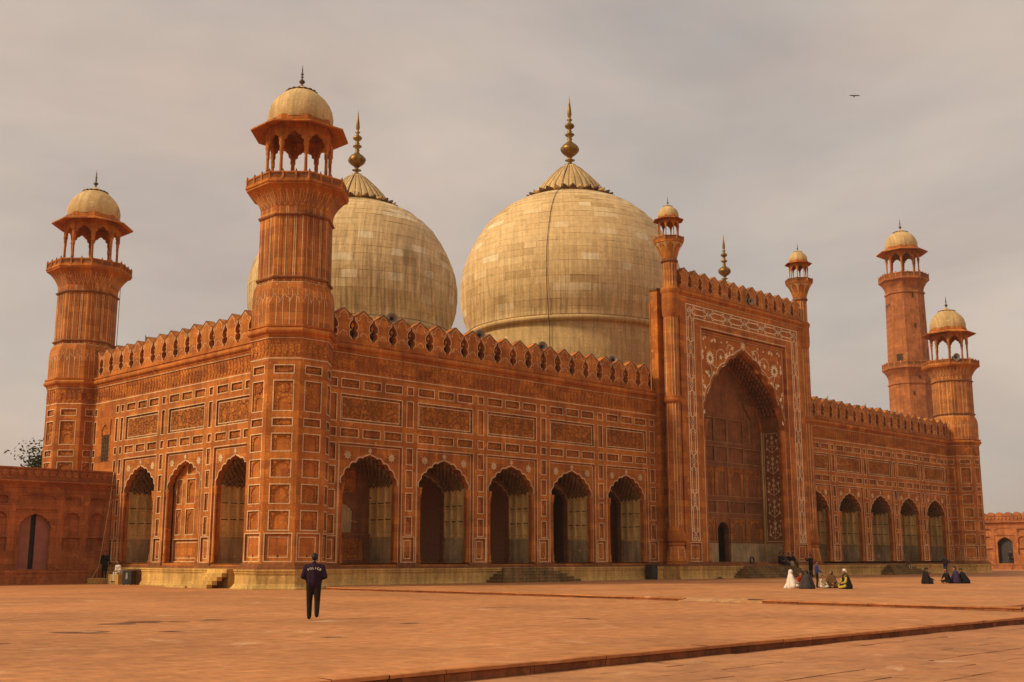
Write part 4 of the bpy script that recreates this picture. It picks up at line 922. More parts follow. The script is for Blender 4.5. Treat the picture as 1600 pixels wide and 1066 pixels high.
for k, x, z, w, h in ((6, 0, 30.55, 1.0, 2.0), (7, .3, 41.3, .3, .9), (7, .4, 36.5, .28, .7), (7, .5, 28.6, .3, .7), (7, -.5, 26.0, .3, .6), (0, .2, 38, .28, .7)):
    q = MB(); q.box((-w / 2, -.03, 0), (w / 2, .2, h), 'wood_dark'); q.ring(-w / 2 - .06, w / 2 + .06, -.06, h + .06, .06, .05, 'sandstone_old')
    ob('slit_window', q, mina, Matrix.Rotation(pi / 4 * k, 4, 'Z') @ T(x, -(2.88 if z > 30 else 2.97) + (z - 30.5) * .017 * (z > 30.5), z))
def rail(a, h, n=3):
    q = MB(); rw = a * TG
    for i in range(n):
        x0, x1 = -rw + 2 * rw * i / n, -rw + 2 * rw * (i + 1) / n
        q.box((x0 + .08, -.05, 0), (x1 - .08, .05, .16), 'sandstone_old'); q.box((x0 + .08, -.05, h - .14), (x1 - .08, .05, h), 'sandstone_old'); q.box((x0 + .08, .0, .16), (x1 - .08, .03, h - .14), 'sandstone_dim'); q.box((x0 - .08, -.08, 0), (x0 + .08, .08, h + .14), 'sandstone_old')
    return q.mesh('railing')
r1 = rail(3.65, .75)
for k in range(8): ob('railing', r1, mina, Matrix.Rotation(pi / 4 * k, 4, 'Z') @ T(0, -3.65, 30.5))
d = cupola_meshes('minaret', 2.2, 44.47, 48.3, 48.95, 3.6, 49.35, 2.45, 49.75, 3.0, 3.45, .8, .42, 3)
place_cupola(d, mina, (0, 0), 2.2, 44.47, 3.45, 44.47)

# ------------------------------------------------------------------ courtyard walls
def court_wall(label, M, u0, u1, doors, group, open_door, zb, niches):
    root = thing('courtyard_wall', label, 'wall', tuple(M.to_translation()), 0, group); root.matrix_basis = M
    holes = []
    for dc in doors:
        holes.append((dc - 1.38, dc + 1.38, .95, 4.80)); holes.append((dc - 1.38, dc + 1.38, 5.15, 5.85))
    for nc in niches: holes += [(nc - .62, nc + .62, 3.12, 4.75), (nc - .62, nc + .62, 2.15, 3.0), (nc - .62, nc + .62, 5.15, 5.75)]
    b = MB(); b.grid(u0, u1, zb - .1, 6.7, holes, 'sandstone_old', .24)
    b.box((u0, -.22, zb - .1), (u1, 0, .80), 'sandstone_old'); b.box((u0, -.28, .72), (u1, 0, .90), 'sandstone_old')
    b.box((u0, .0, 6.70), (u1, .9, 7.45), 'sandstone_old'); b.box((u0, 0.85, zb), (u1, .9, 6.7), 'sandstone_old')
    ob('wall_face', b, root)
    q = MB(); n = 9; prof = [(0, 6.15), (.06, 6.2), (.10, 6.35), (.32, 6.52), (.40, 6.56), (.40, 6.64), (.02, 6.70)]; n = len(prof)
    q.add([(u, -dd, z) for u in (u0, u1) for dd, z in prof], [(i, i + 1, n + i + 1, n + i) for i in range(n - 1)] + [tuple(range(n)), tuple(range(2 * n - 1, n - 1, -1))], 'sandstone_old')
    q.box((u0, -.08, 7.42), (u1, .95, 7.52), 'sandstone_old'); q.box((u0, -.05, 6.70), (u1, 0, 6.80), 'sandstone_old'); ob('coping', q, root)
    q = MB(); q.prism(circ((0, 7.16), .21, 10), -.11, 0, 'sandstone_old', False); q.prism([(-.22, 6.82), (.22, 6.82), (.06, 6.96), (-.06, 6.96)], -.04, 0, 'sandstone_old', False)
    bm = q.mesh('parapet_boss'); k = int((u1 - u0) / .52)
    for i in range(k): ob('parapet_boss', bm, root, T(u0 + .3 + i * .52, 0, 0))
    for nc in niches:
        for z0, z1, cusp in ((3.12, 4.75, 4), (2.15, 3.0, 0), (5.15, 5.75, 3)):
            q = MB(); q.add([(-.62, .23, z0), (.62, .23, z0), (.62, .23, z1), (-.62, .23, z1)], [(0, 1, 2, 3)], 'sandstone_old')
            if cusp:
                o = arch_open(.53, z0 + (z1 - z0) * .68, z1 - .08, cusp, z0)
                q.prism([(x, z) for x, z in [(-.62, z1), (-.62, z0)] + o[::-1] + [(.62, z0), (.62, z1)]], .03, .23, 'sandstone_old', False)
            ob('niche', q, root, T(nc, 0, 0))
    for dc in doors:
        q = MB(); o = arch_open(1.05, 3.55, 4.55, 5, .95)
        q.prism([(dc + x, z) for x, z in [(-1.38, 4.8), (-1.38, .95)] + o[::-1] + [(1.38, .95), (1.38, 4.8)]], .10, .40, 'sandstone_old')
        q.add([(dc - 1.38, .12, 5.15), (dc + 1.38, .12, 5.15), (dc + 1.38, .12, 5.85), (dc - 1.38, .12, 5.85)], [(0, 1, 2, 3)], 'sandstone_old')
        o = arch_open(1.25, 5.5, 5.78, 5, 5.15); q.prism([(dc + x, z) for x, z in [(-1.38, 5.85), (-1.38, 5.15)] + o[::-1] + [(1.38, 5.15), (1.38, 5.85)]], .03, .12, 'sandstone_old', False)
        ob('door_arch', q, root)
        q = MB(); q.box((dc - 1.4, .75, .9), (dc + 1.4, .84, 4.8), 'horn_dark'); q.box((dc - 1.4, .1, .82), (dc + 1.4, .8, .95), 'sandstone_old'); ob('door_recess', q, root)
        if not open_door:
            for s in (-1, 1):
                q = MB(); x0, x1 = (dc - 1.1, dc - .18) if s < 0 else (dc + .18, dc + 1.1)
                q.box((x0, .46, .95), (x1, .54, 4.6), 'door_pink')
                for z in (1.3, 2.3, 3.3): q.box((x0 + .08, .435, z), (x1 - .08, .46, z + .05), 'door_pink')
                ob('door_leaf', q, root)
        for i in range(3):
            q = MB(); q.box((dc - 1.2, -.34 - .3 * i, zb - .1), (dc + .9, -.05 - .3 * i + (.02 if i else -.18), .80 - .25 * (i + 1) + .002 * i), 'sandstone_old'); ob('step', q, root)
    return root
court_wall('low red sandstone courtyard wall with pink double door left of the mosque', T(0, 21.0, 0), -40, -.02, [-5.17, -15.6, -26.0], 'courtyard walls', False, 0.0, [-1.05, -2.75, -7.6, -9.3, -11.4, -13.1, -18.0, -19.8])
rw_ = court_wall('distant courtyard wall with dark open doorway at the right edge', frame((126, 0, 0), -pi / 2), -24, 60, [-11.0, -1, 9], 'courtyard walls', True, ZT, [-13.3, -8.6, -6.0])
q = MB(); q.prism([(-.58, 7.5), (.58, 7.5), (.5, 7.72), (.25, 7.9), (0, 7.98), (-.25, 7.9), (-.5, 7.72)], .0, .5, 'sandstone_old'); me_ = q.mesh('merlon')
for i in range(40): ob('merlon', me_, rw_, T(-23.5 + i * 1.2, 0, 0))

# ------------------------------------------------------------------ ground: earth sheet, courtyard, raised terrace, lower foreground paving
def structure(name, b, **k): return ob(name, b, kind='structure', **k)
b = MB(); b.add([(-1500, -1500, -.45), (1500, -1500, -.45), (1500, 1500, -.45), (-1500, 1500, -.45)], [(0, 1, 2, 3)], 'earth'); structure('ground', b)
KY = -41.3; KX = .45
b = MB(); b.add([(-60, KY + .32, 0), (150, KY + .32, 0), (150, 60, 0), (-60, 60, 0)], [(0, 1, 2, 3)], 'paving'); court = structure('courtyard_pavement', b)
b = MB(); b.add([(KX + .32, KY + 2.2, ZT), (150, KY + 2.2, ZT), (150, 60, ZT), (KX + .32, 60, ZT), (KX + .32, KY + 2.2, 0.004), (150, KY + 2.2, 0.004)], [(0, 1, 2, 3), (0, 1, 5, 4)], 'paving_terrace'); terr = structure('raised_terrace', b)
rw2 = random.Random(12)
for cx_, cy_, sx_, sy_, an in ((-22.7, -26.2, 1.6, 1.1, -.8), (-20.6, -26.6, .9, .45, -.8), (-26.9, -26.3, .7, .8, -.8), (-25.0, -29.0, .9, .7, -.8), (-23.2, -30.3, .8, .35, -.8), (-17.4, -31.5, .5, .3, -.8), (-28.3, -31.0, .6, .5, -.8), (-12.5, -33.0, .5, .4, -.8), (-22.0, -34.3, .4, .3, -.8), (-9.0, -26.0, .6, .4, -.8)):
    for k in range(5):
        q = MB(); c0 = (cx_ + rw2.gauss(0, sx_ * .5), cy_ + rw2.gauss(0, sy_ * .5)); n_ = 14; pts = []
        a_, b_ = sx_ * rw2.uniform(.25, .6), sy_ * rw2.uniform(.12, .35)
        for i in range(n_):
            f = rw2.uniform(.55, 1.2); u, v = a_ * f * cos(2 * pi * i / n_), b_ * f * sin(2 * pi * i / n_); pts.append((c0[0] + u * cos(an) - v * sin(an), c0[1] + u * sin(an) + v * cos(an), .004 + .0006 * k))
        q.add(pts, [tuple(range(n_))], 'worn_paving' if k % 3 else 'mortar'); ob('worn_patch', q, court)
rr = random.Random(5)
def kerb_piece(l, h, d, lip):
    """edge stone with a slightly proud worn lip, local x along the edge, -y the riser"""
    q = MB(); n = max(2, int(l / .5)); prof = [(0, -h), (0, -lip - .02), (-.035, -lip), (-.04, -.012), (-.025, 0), (d, 0)]; k = len(prof); vs = []
    for i in range(n + 1):
        jx = rr.uniform(-.012, .012); jz = rr.uniform(-.012, .006)
        vs += [(l * i / n, y + (jx if j in (2, 3, 4) else 0), z + (jz if j in (3, 4) else 0)) for j, (y, z) in enumerate(prof)]
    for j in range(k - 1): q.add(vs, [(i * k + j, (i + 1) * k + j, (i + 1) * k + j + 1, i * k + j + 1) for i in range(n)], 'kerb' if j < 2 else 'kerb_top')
    q.add(vs[:k], [tuple(range(k))], 'kerb'); q.add(vs[-k:], [tuple(range(k))], 'kerb')
    return q
x = -46.0
while x < 40:
    l = rr.uniform(1.0, 1.9)
    ob('kerb_stone', kerb_piece(l - .015, .24, .36, .065), court, T(x, KY, rr.uniform(-.008, .006))); x += l
y = -3.3
while y > KY + 2.0:
    l = rr.uniform(.9, 1.7)
    if not (-29.6 < y < -26.6): ob('kerb_stone', kerb_piece(l - .015, .16, .36, .05), terr, frame((KX, y, ZT + rr.uniform(-.006, .006)), -pi / 2))
    y -= l
q = MB(); q.box((KX + .04, -31.5, -.02), (KX + .32, -25, ZT - .03), 'mortar'); ob('terrace_core', q, terr)
q = MB(); n_ = 22; rp = random.Random(3); vs = []
for i in range(n_ + 1):
    y = -29.7 + 3.1 * i / n_; e = sin(pi * i / n_) ** .5
    vs += [(KX - .40 * e * rp.uniform(.5, 1.1), y, .006), (KX - .12 * e, y, .07 * e + rp.uniform(0, .02)), (KX + .12, y, ZT - .02 + rp.uniform(-.02, .015)), (KX + .34, y, ZT + .006)]
q.add(vs, [(4 * i + j, 4 * i + j + 1, 4 * i + j + 5, 4 * i + j + 4) for i in range(n_) for j in range(3)], 'mortar'); ob('mortar_patch', q, terr)
b = MB(); b.add([(-80, -90, -.225), (80, -90, -.225), (80, KY + .3, -.225), (-80, KY + .3, -.225)], [(0, 1, 2, 3)], 'joint'); fore = structure('foreground_paving', b)
slabs = []
yy = KY - .02; row = 0
while yy > -62:
    d = rr.uniform(.78, .95); x = -48 + rr.uniform(0, 1)
    while x < 25:
        w = rr.uniform(.95, 1.5); slabs.append((hypot(x + w / 2 + 37, yy - d / 2 + 54.7), x, yy, w, d, rr.uniform(-.008, .008))); x += w
    yy -= d; row += 1
vis = []
for t in slabs:
    dx, dy = t[1] + t[3] / 2 + 37.08, t[2] - t[4] / 2 + 54.7; f = dx * cos(YAW) + dy * sin(YAW); r = dx * sin(YAW) - dy * cos(YAW)
    ok = f > 11.5 and abs(r) < f * .50
    vis.append((t[0] if ok else 1e6 + t[0], t))
vis.sort(key=lambda v: v[0]); rest = MB()
for i, (k_, (ds, x, y, w, d, dz)) in enumerate(vis):
    q = rest if i >= 300 else MB(); g = .008; z = -.19 + dz; tl = [rr.uniform(-.006, .006) for _ in range(4)]
    q.add([(x + g, y - d + g, z + tl[0]), (x + w - g, y - d + g, z + tl[1]), (x + w - g, y - g, z + tl[2]), (x + g, y - g, z + tl[3])] + [(a, c, -.24) for a, c in ((x + g, y - d + g), (x + w - g, y - d + g), (x + w - g, y - g), (x + g, y - g))],
          [(0, 1, 2, 3), (0, 1, 5, 4), (1, 2, 6, 5), (2, 3, 7, 6), (3, 0, 4, 7)], 'paving_slab')
    if i < 300: ob('paving_slab', q, fore)
ob('paving_slabs_beyond', rest, fore, kind='stuff')

# ------------------------------------------------------------------ tree behind the low wall
def tree(label, loc, h, rx, rz, seed, n=2600):
    r = random.Random(seed); root = thing('tree', label, 'tree', loc)
    b = MB(); tips = []
    b.tube([(0, 0, 0), (.1, .1, h * .3), (.0, .2, h * .55), (.1, .1, h * .8)], [.32, .26, .2, .06], 'bark', 8)
    for i in range(14):
        a = r.uniform(0, 6.28); z0 = h * r.uniform(.35, .7); e = Vector((cos(a) * rx * r.uniform(.5, .95), sin(a) * rx * r.uniform(.5, .95), h - rz + r.uniform(-.6, .9) * rz))
        b.tube([(0, .15, z0), tuple(e * .5 + Vector((0, 0, z0 * .5 + .3))), tuple(e)], [.12, .07, .02], 'bark', 5); tips.append(e)
        for j in range(2): tips.append(e + Vector((r.gauss(0, .5), r.gauss(0, .5), r.gauss(0, .4))))
    ob('trunk', b, root)
    q = MB()
    for i in range(n):
        c = r.choice(tips); p = c + Vector((r.gauss(0, .42), r.gauss(0, .42), r.gauss(0, .30))); s = r.uniform(.10, .22)
        u = Vector((r.gauss(0, 1), r.gauss(0, 1), r.gauss(0, .5))).normalized(); v = u.cross(Vector((r.gauss(0, 1), r.gauss(0, 1), 1))).normalized()
        q.add([tuple(p - u * s), tuple(p + v * s * .45), tuple(p + u * s), tuple(p - v * s * .45)], [(0, 1, 2, 3)], 'leaf')
    ob('crown', q, root)
tree('leafy green tree showing above the low wall beside the back tower', (.95, 35.2, 0), 9.75, .85, .8, 3, 800)
tree('dark low treetop just above the low wall at far left', (-3.6, 37.0, 0), 8.85, 1.0, .35, 8, 700)

# ------------------------------------------------------------------ horn loudspeakers on the battlements
def speaker(label, loc, ang, s=1.0):
    root = thing('loudspeaker', label, 'loudspeaker', loc, ang, 'horn loudspeakers along the battlements')
    q = MB(); q.M = T(0, 0, .42 * s) @ Matrix.Rotation(pi / 2 + .12, 4, 'X') @ Matrix.Scale(s, 4)
    q.lathe([(.05, -.42), (.06, -.30), (.09, -.18), (.15, -.06), (.25, .04), (.37, .10), (.39, .105), (.385, .12), (.36, .115), (.24, .05), (.14, -.05), (.08, -.2)], 24, (0, 0), 0, 'horn_grey'); ob('horn', q, root)
    q = MB(); q.M = T(0, 0, .42 * s) @ Matrix.Rotation(pi / 2 + .12, 4, 'X') @ Matrix.Scale(s, 4)
    q.lathe([(.01, -.2), (.10, -.19), (.12, -.10), (.05, .02), (.01, .03)], 14, (0, 0), 0, 'horn_dark'); q.lathe([(.01, -.62), (.12, -.62), (.13, -.42), (.05, -.40)], 12, (0, 0), 0, 'horn_dark'); ob('driver', q, root)
    q = MB(); q.box((-.03, .22, -1.0), (.03, .28, .40), 'horn_dark'); q.box((-.14, .2, -.1), (.14, .3, -.04), 'horn_dark'); ob('bracket', q, root)
for lb, x, a in (('grey horn loudspeaker nearest the big corner tower on the front battlements', 7.5, -.55), ('grey horn loudspeaker below the gap between the two domes', 15.1, -.45), ('grey horn loudspeaker centred under the great dome', 21.2, -.45),
                 ('half hidden horn loudspeaker nearest the gateway on its left', 29.0, -.8), ('horn loudspeaker just right of the gateway', 60.4, .7), ('horn loudspeaker midway along the right wing battlements', 67.7, .6), ('horn loudspeaker on the right wing nearest the tall minaret', 74.0, .6)):
    speaker(lb, (x, .3, 15.98), a)
speaker('horn loudspeaker on the battlements of the left side wall', (.3, 18.05, 16.05), -pi / 2 - .5)
speaker('horn loudspeaker facing left on the gateway battlements', (44.6, -2.0, 22.75), -.3, .8)
speaker('horn loudspeaker on the railing of the far corner tower', (Lx - 2.3, -1.7, 22.9), -.6, 1.1)

# ------------------------------------------------------------------ small things round the hall
q = MB(); q.box((-.36, -.28, 0), (.36, .28, 1.0), 'box_black'); q.box((-.40, -.32, 1.0), (.40, .32, 1.06), 'box_black')
for i in range(4): q.box((-.30 + i * .17, -.30, .1), (-.22 + i * .17, -.28, .9), 'horn_dark')
o = ob('metal_cabinet', q, M=T(30.55, -1.75, ZT)); o['label'] = 'black metal cabinet standing against the plinth left of the gateway'; o['category'] = 'cabinet'
cab = thing('trolley_case', 'dark case with pale front standing beside the seated person at the side plinth', 'case', (-1.95, 14.1, 0), -1.2); cab.scale = (.78, .78, .9)
q = MB(); q.box((-.45, -.3, .06), (.45, .3, 1.0), 'box_black'); ob('case_body', q, cab)
q = MB(); q.prism([(-.1, .4), (.08, .4), (.12, .6), (.05, .85), (-.08, .85), (-.12, .6)], -.33, -.3, 'horn_grey'); ob('face_plate', q, cab)
for x in (-.36, .36):
    q = MB(); q.lathe([(.07, -.03), (.07, .03)], 10, (0, 0), 0, 'horn_dark', True, True); ob('wheel', q, cab, T(x, -.2, .07) @ Matrix.Rotation(pi / 2, 4, 'Y'))
def block(label, loc, sx, sy, sz, m, rz=0):
    q = MB(); c = .025
    q.add([(x * sx / 2, y * sy / 2, z) for z in (0, sz - c) for x, y in ((-1, -1), (1, -1), (1, 1), (-1, 1))] + [(x * (sx / 2 - c), y * (sy / 2 - c), sz) for x, y in ((-1, -1), (1, -1), (1, 1), (-1, 1))],
          [(0, 1, 5, 4), (1, 2, 6, 5), (2, 3, 7, 6), (3, 0, 4, 7), (4, 5, 9, 8), (5, 6, 10, 9), (6, 7, 11, 10), (7, 4, 8, 11), (8, 9, 10, 11), (0, 3, 2, 1)], m)
    o = ob('stone_block', q, M=T(*loc) @ Matrix.Rotation(rz, 4, 'Z')); o['label'] = label; o['category'] = 'block'
block('low cream stone block under the standing man by the side wall', (-1.1, 19.2, 0), 1.9, 1.0, .36, 'limestone')
block('cream stone block the white clad person sits on', (-1.15, 17.0, 0), .9, 1.4, .62, 'limestone')
block('taller cream stone block behind the seated person', (-.85, 15.5, 0), .9, 1.3, .95, 'limestone_old')
q = MB(); q.tube([(-1.35, 19.9, .05), (-.95, 20.1, 2.6), (-.5, 20.45, 5.0), (-.12, 20.85, 7.5)], .035, 'bamboo', 6)
o = ob('bamboo_pole', q); o['label'] = 'long thin bamboo pole leaning on the corner of the low wall'; o['category'] = 'pole'
q = MB(); q.tube([(-1.95, 19.55, 0), (-1.75, 19.4, .6), (-1.52, 19.25, 1.15)], .03, 'bamboo', 6)
o = ob('walking_stick', q); o['label'] = 'short pale stick leaning beside the person standing on the block'; o['category'] = 'stick'
q = MB(); pts = [(1.2 + .02 * i, Wy - 2.7 + .05 * i, 21.3 - 7 * i / 6) for i in range(7)]; q.tube(pts, .02, 'cable', 4); ob('hanging_wire', q, mosque)
q = MB(); q.lathe([(.26, 0), (.28, .05), (.10, .07), (.10, .13), (.0, .14)], 14, (0, 0), 0, 'wood_dark')
o = ob('water_drain', q, M=T(37.1, -3.15, ZT)); o['label'] = 'small dark brown drain cover beside the gateway plinth'; o['category'] = 'drain'
q = MB()
for i in range(10):
    a0, a1 = 2 * pi * i / 10, 2 * pi * (i + 1) / 10
q.tube([(.26 * cos(2 * pi * i / 16), 0, .28 + .26 * sin(2 * pi * i / 16)) for i in range(17)], .06, 'box_black', 8)
o = ob('tyre', q, M=T(CX - 1.25, -2.5, 1.2)); o['label'] = 'small dark ring shaped bag lying left of the four seated people'; o['category'] = 'bag'; o.name = 'round_bag'
# kite gliding in the sky
bird = thing('bird', 'dark kite gliding in the sky at upper right', 'bird', (100.0, 16.0, 63.4), -0.75); bird.scale = (.95, .95, .95)
q = MB(); q.tube([(0, -.34, 0), (0, -.22, .01), (0, 0, 0), (0, .22, .01), (0, .5, .03)], [.02, .06, .085, .06, .03], 'feather', 8); q.add([(-.05, .3, .02), (.05, .3, .02), (.16, .62, .03), (0, .56, .03), (-.16, .62, .03)], [(0, 1, 2, 3, 4)], 'feather'); ob('body', q, bird)
for s in (-1, 1):
    q = MB(); pl_ = [(0, -.14), (s * .30, -.20), (s * .62, -.10), (s * .80, .10), (s * .55, .14), (s * .28, .13), (0, .14)]
    zf_ = lambda x: .16 * abs(x) - .10 * x * x
    q.add([(x, y, zf_(x) + .012) for x, y in pl_] + [(x, y, zf_(x) - .012) for x, y in pl_], [tuple(range(7)), tuple(range(13, 6, -1))] + [(i, (i + 1) % 7, 7 + (i + 1) % 7, 7 + i) for i in range(7)], 'feather'); ob('wing', q, bird)

# ------------------------------------------------------------------ people: tapered limbs fused to one surface, coloured by the nearest limb
def capsule(b, p0, p1, r0, r1, n=10):
    p0, p1 = Vector(p0), Vector(p1); d = p1 - p0; L = d.length
    if L < 1e-5: d = Vector((0, 0, 1)); L = 1e-5
    q = Vector((0, 0, 1)).rotation_difference(d.normalized()); pr = []
    for i in range(4): a = -pi / 2 + pi / 2 * i / 3; pr.append((r0 * cos(a) + .0005, r0 * sin(a)))
    for i in range(4): a = pi / 2 * i / 3; pr.append((r1 * cos(a) + .0005, L + r1 * sin(a)))
    b.M = Matrix.Translation(p0) @ q.to_matrix().to_4x4(); b.lathe(pr, n, (0, 0), 0, 'skin', True, True); b.M = I4
def seg_d(p, a, b_, r0, r1):
    ab = b_ - a; t = max(0, min(1, (p - a).dot(ab) / max(ab.length_squared, 1e-9))); return (p - a - ab * t).length - (r0 + (r1 - r0) * t)
def fuse(name, prims, voxel, parent, smooth=2):
    """one continuous closed skin over all the tapered limbs"""
    b = MB()
    for p in prims: capsule(b, *p[:4])
    me = b.mesh(name + '_src'); o = bpy.data.objects.new(name + '_src', me); S.collection.objects.link(o)
    r = o.modifiers.new('r', 'REMESH'); r.mode = 'VOXEL'; r.voxel_size = voxel
    s = o.modifiers.new('s', 'SMOOTH'); s.factor = .5; s.iterations = smooth
    dg = bpy.context.evaluated_depsgraph_get(); m2 = bpy.data.meshes.new_from_object(o.evaluated_get(dg)); m2.name = name
    bpy.data.objects.remove(o); bpy.data.meshes.remove(me); m2.materials.clear()
    ms = []
    P = [(Vector(p[0]), Vector(p[1]), p[2], p[3], p[4]) for p in prims]
    for p in P:
        if p[4] not in ms: ms.append(p[4]); m2.materials.append(MATS[p[4]])
    for f in m2.polygons:
        c = f.center; best = min(P, key=lambda p: seg_d(c, p[0], p[1], p[2], p[3])); f.material_index = ms.index(best[4]); f.use_smooth = True
    return ob(name, m2, parent)
def hand(p, d, side, m='skin', s=1.0):
    """palm, four curled fingers and a thumb, d = pointing direction"""
    p, d = Vector(p), Vector(d).normalized(); x = d.cross(Vector((0, 0, 1)));
    if x.length < .1: x = Vector((1, 0, 0))
    x.normalize(); z = x.cross(d); o = [(p, p + d * .075 * s, .034 * s, .036 * s, m)]
    for i, l in enumerate((.060, .072, .068, .052)):
        a = p + d * .085 * s + x * (-.033 + .022 * i) * s; k = a + d * l * .6 * s - z * .008 * s; o += [(a, k, .0095 * s, .009 * s, m), (k, k + (d * .6 - z * .8) * l * .55 * s, .009 * s, .008 * s, m)]
    a = p + d * .02 * s + x * -.036 * side * s; k = a + (d * .6 - x * side * .75) * .045 * s; o += [(a, k, .012 * s, .0105 * s, m), (k, k + d * .03 * s, .0105 * s, .009 * s, m)]
    return o
def head(c, f, hair_m='hair', s=1.0, cap=None):
    """skull, face with brow, nose, chin and ears; f = facing direction"""
    c, f = Vector(c), Vector(f).normalized(); x = f.cross(Vector((0, 0, 1))).normalized(); u = x.cross(f)
    o = [(c + u * .02 * s, c + u * .045 * s - f * .012 * s, .088 * s, .086 * s, 'skin'), (c + f * .03 * s - u * .03 * s, c + f * .042 * s - u * .07 * s, .058 * s, .042 * s, 'skin'), (c + f * .098 * s + u * .01 * s, c + f * .112 * s - u * .022 * s, .010 * s, .015 * s, 'skin')]
    for t in (-1, 1):
        o += [(c + x * .088 * t * s + u * .015 * s, c + x * .09 * t * s - u * .025 * s, .018 * s, .014 * s, 'skin'), (c + f * .089 * s + x * .032 * t * s + u * .018 * s, c + f * .09 * s + x * .036 * t * s + u * .018 * s, .010 * s, .010 * s, 'hair')]
    o.append((c + f * .088 * s - x * .018 * s - u * .052 * s, c + f * .088 * s + x * .018 * s - u * .052 * s, .008 * s, .008 * s, 'cloth_red'))
    h = [(c + u * .055 * s - f * .022 * s, c + u * .03 * s - f * .045 * s, .090 * s, .088 * s, hair_m), (c + u * .095 * s + f * .015 * s, c + u * .09 * s - f * .03 * s, .058 * s, .064 * s, hair_m)]
    return o, h
def person(label, loc, face, prims, hprims, voxel=.022, hv=.02, group=None, extra=None):
    root = thing('person', label, 'person', loc, atan2(face[1], face[0]) + pi / 2, group)     # local -y is the facing direction
    fuse('body', prims, voxel, root); 
    if hprims: fuse('hair', hprims, hv, root, 1)
    return root
V = Vector
def standing(top, legs, shoe='cloth_shoe', s=1.0, armL=None, armR=None, head_f=(0, -1, 0), stride=0.0, long=False, bulk=1.0):
    k = s; P = []
    for t in (-1, 1):
        fwd = -stride * t
        hip = V((.095 * t, 0, .92)) * k; kn = V((.105 * t, fwd * .5 - .03, .50)) * k; an = V((.10 * t, fwd + .03, .085 + (.05 if fwd > .02 else 0))) * k; toe = an + V((.02 * t, -.17, -.045)) * k
        P += [(hip, kn, .098 * k * bulk, .072 * k * bulk, legs), (kn, an, .070 * k * bulk, .055 * k * bulk, legs), (an + V((0, .02, -.035)) * k, toe, .048 * k, .038 * k, shoe)]
    for t in (-1, 1): P += [(V((.085 * t, 0, 1.34)) * k, V((.075 * t, 0, .98)) * k, .125 * k * bulk, .115 * k * bulk, top), (V((.10 * t, .0, 1.41)) * k, V((.17 * t, 0, 1.40)) * k, .075 * k * bulk, .072 * k * bulk, top)]
    P.append((V((0, .01, 1.28)) * k, V((0, .01, 1.0)) * k, .13 * k * bulk, .12 * k * bulk, top))
    if long: P += [(V((.07, 0, .95)) * k, V((.08, 0, .55)) * k, .115 * k, .12 * k, top), (V((-.07, 0, .95)) * k, V((-.08, 0, .55)) * k, .115 * k, .12 * k, top)]
    P.append((V((0, .01, 1.44)) * k, V((0, -.005, 1.54)) * k, .052 * k, .050 * k, 'skin'))
    for t, arm in ((-1, armR), (1, armL)):
        el, wr, hd = arm or ((.25, .03, 1.14), (.25, -.05, .90), (0, -.2, -1)); el, wr = V((el[0] * t, el[1], el[2])) * k, V((wr[0] * t, wr[1], wr[2])) * k
        sh = V((.185 * t, 0, 1.40)) * k; P += [(sh, el, .066 * k * bulk, .055 * k * bulk, top), (el, wr, .054 * k * bulk, .040 * k * bulk, top)] + hand(wr + V(hd).normalized() * .03 * k, V((hd[0] * t, hd[1], hd[2])), t, s=k)
    h, hr = head(V((0, -.01, 1.63)) * k, head_f, s=k); return P + h, hr
def seated_ground(top, legs, s=1.0, lean=.0, cloak=None, head_f=(0, -1, 0), bulk=1.0, veil=None):
    """cross-legged or wrapped, seat on the ground"""
    k = s; P = []; y = lean
    for t in (-1, 1):
        P += [(V((.10 * t, .02, .13)) * k, V((.33 * t, -.20, .14)) * k, .105 * k, .075 * k, legs), (V((.33 * t, -.20, .13)) * k, V((-.05 * t, -.30, .07)) * k, .070 * k, .050 * k, legs), (V((-.05 * t, -.30, .06)) * k, V((-.16 * t, -.31, .05)) * k, .045 * k, .035 * k, 'skin')]
        P += [(V((.075 * t, .05, .16)) * k, V((.09 * t, .04 - y, .56)) * k, .125 * k * bulk, .118 * k * bulk, top), (V((.10 * t, .03 - y, .60)) * k, V((.165 * t, .02 - y, .58)) * k, .072 * k, .07 * k, top)]
        sh = V((.18 * t, .02 - y, .57)) * k; el = V((.26 * t, -.10 - y * .8, .33)) * k; wr = V((.17 * t, -.30, .27)) * k
        P += [(sh, el, .064 * k, .052 * k, top), (el, wr, .05 * k, .038 * k, top)] + hand(wr, (-.4 * t, -1, -.3), t, s=k)
    P.append((V((0, .02 - y, .62)) * k, V((0, -y, .72)) * k, .052 * k, .050 * k, 'skin'))
    h, hr = head(V((0, -.015 - y, .80)) * k, head_f, s=k)
    if cloak:
        P += [(V((0, .06, .10)) * k, V((0, .05 - y, .58)) * k, .27 * k, .16 * k, cloak)] + [(V((.26 * t, .02, .08)) * k, V((.15 * t, .03 - y, .56)) * k, .15 * k, .10 * k, cloak) for t in (-1, 1)] + [(V((.30 * t, -.14, .07)) * k, V((.2 * t, -.05, .35)) * k, .12 * k, .08 * k, cloak) for t in (-1, 1)]
    if veil:
        hr = [(V((0, .03 - y, .84)) * k, V((0, .045 - y, .78)) * k, .118 * k, .112 * k, veil), (V((0, .05 - y, .76)) * k, V((0, .07 - y * .7, .45)) * k, .10 * k, .17 * k, veil), (V((0, .07, .45)) * k, V((0, .10, .06)) * k, .17 * k, .22 * k, veil), (V((.12, .05, .42)) * k, V((.24, -.12, .10)) * k, .08 * k, .12 * k, veil), (V((0, .2, .3)) * k, V((-.06, .34, .03)) * k, .05 * k, .10 * k, veil)] + \
             [(V((.10 * t, .02 - y, .62)) * k, V((.27 * t, -.04, .12)) * k, .10 * k, .13 * k, veil) for t in (-1, 1)]
    return P + h, hr
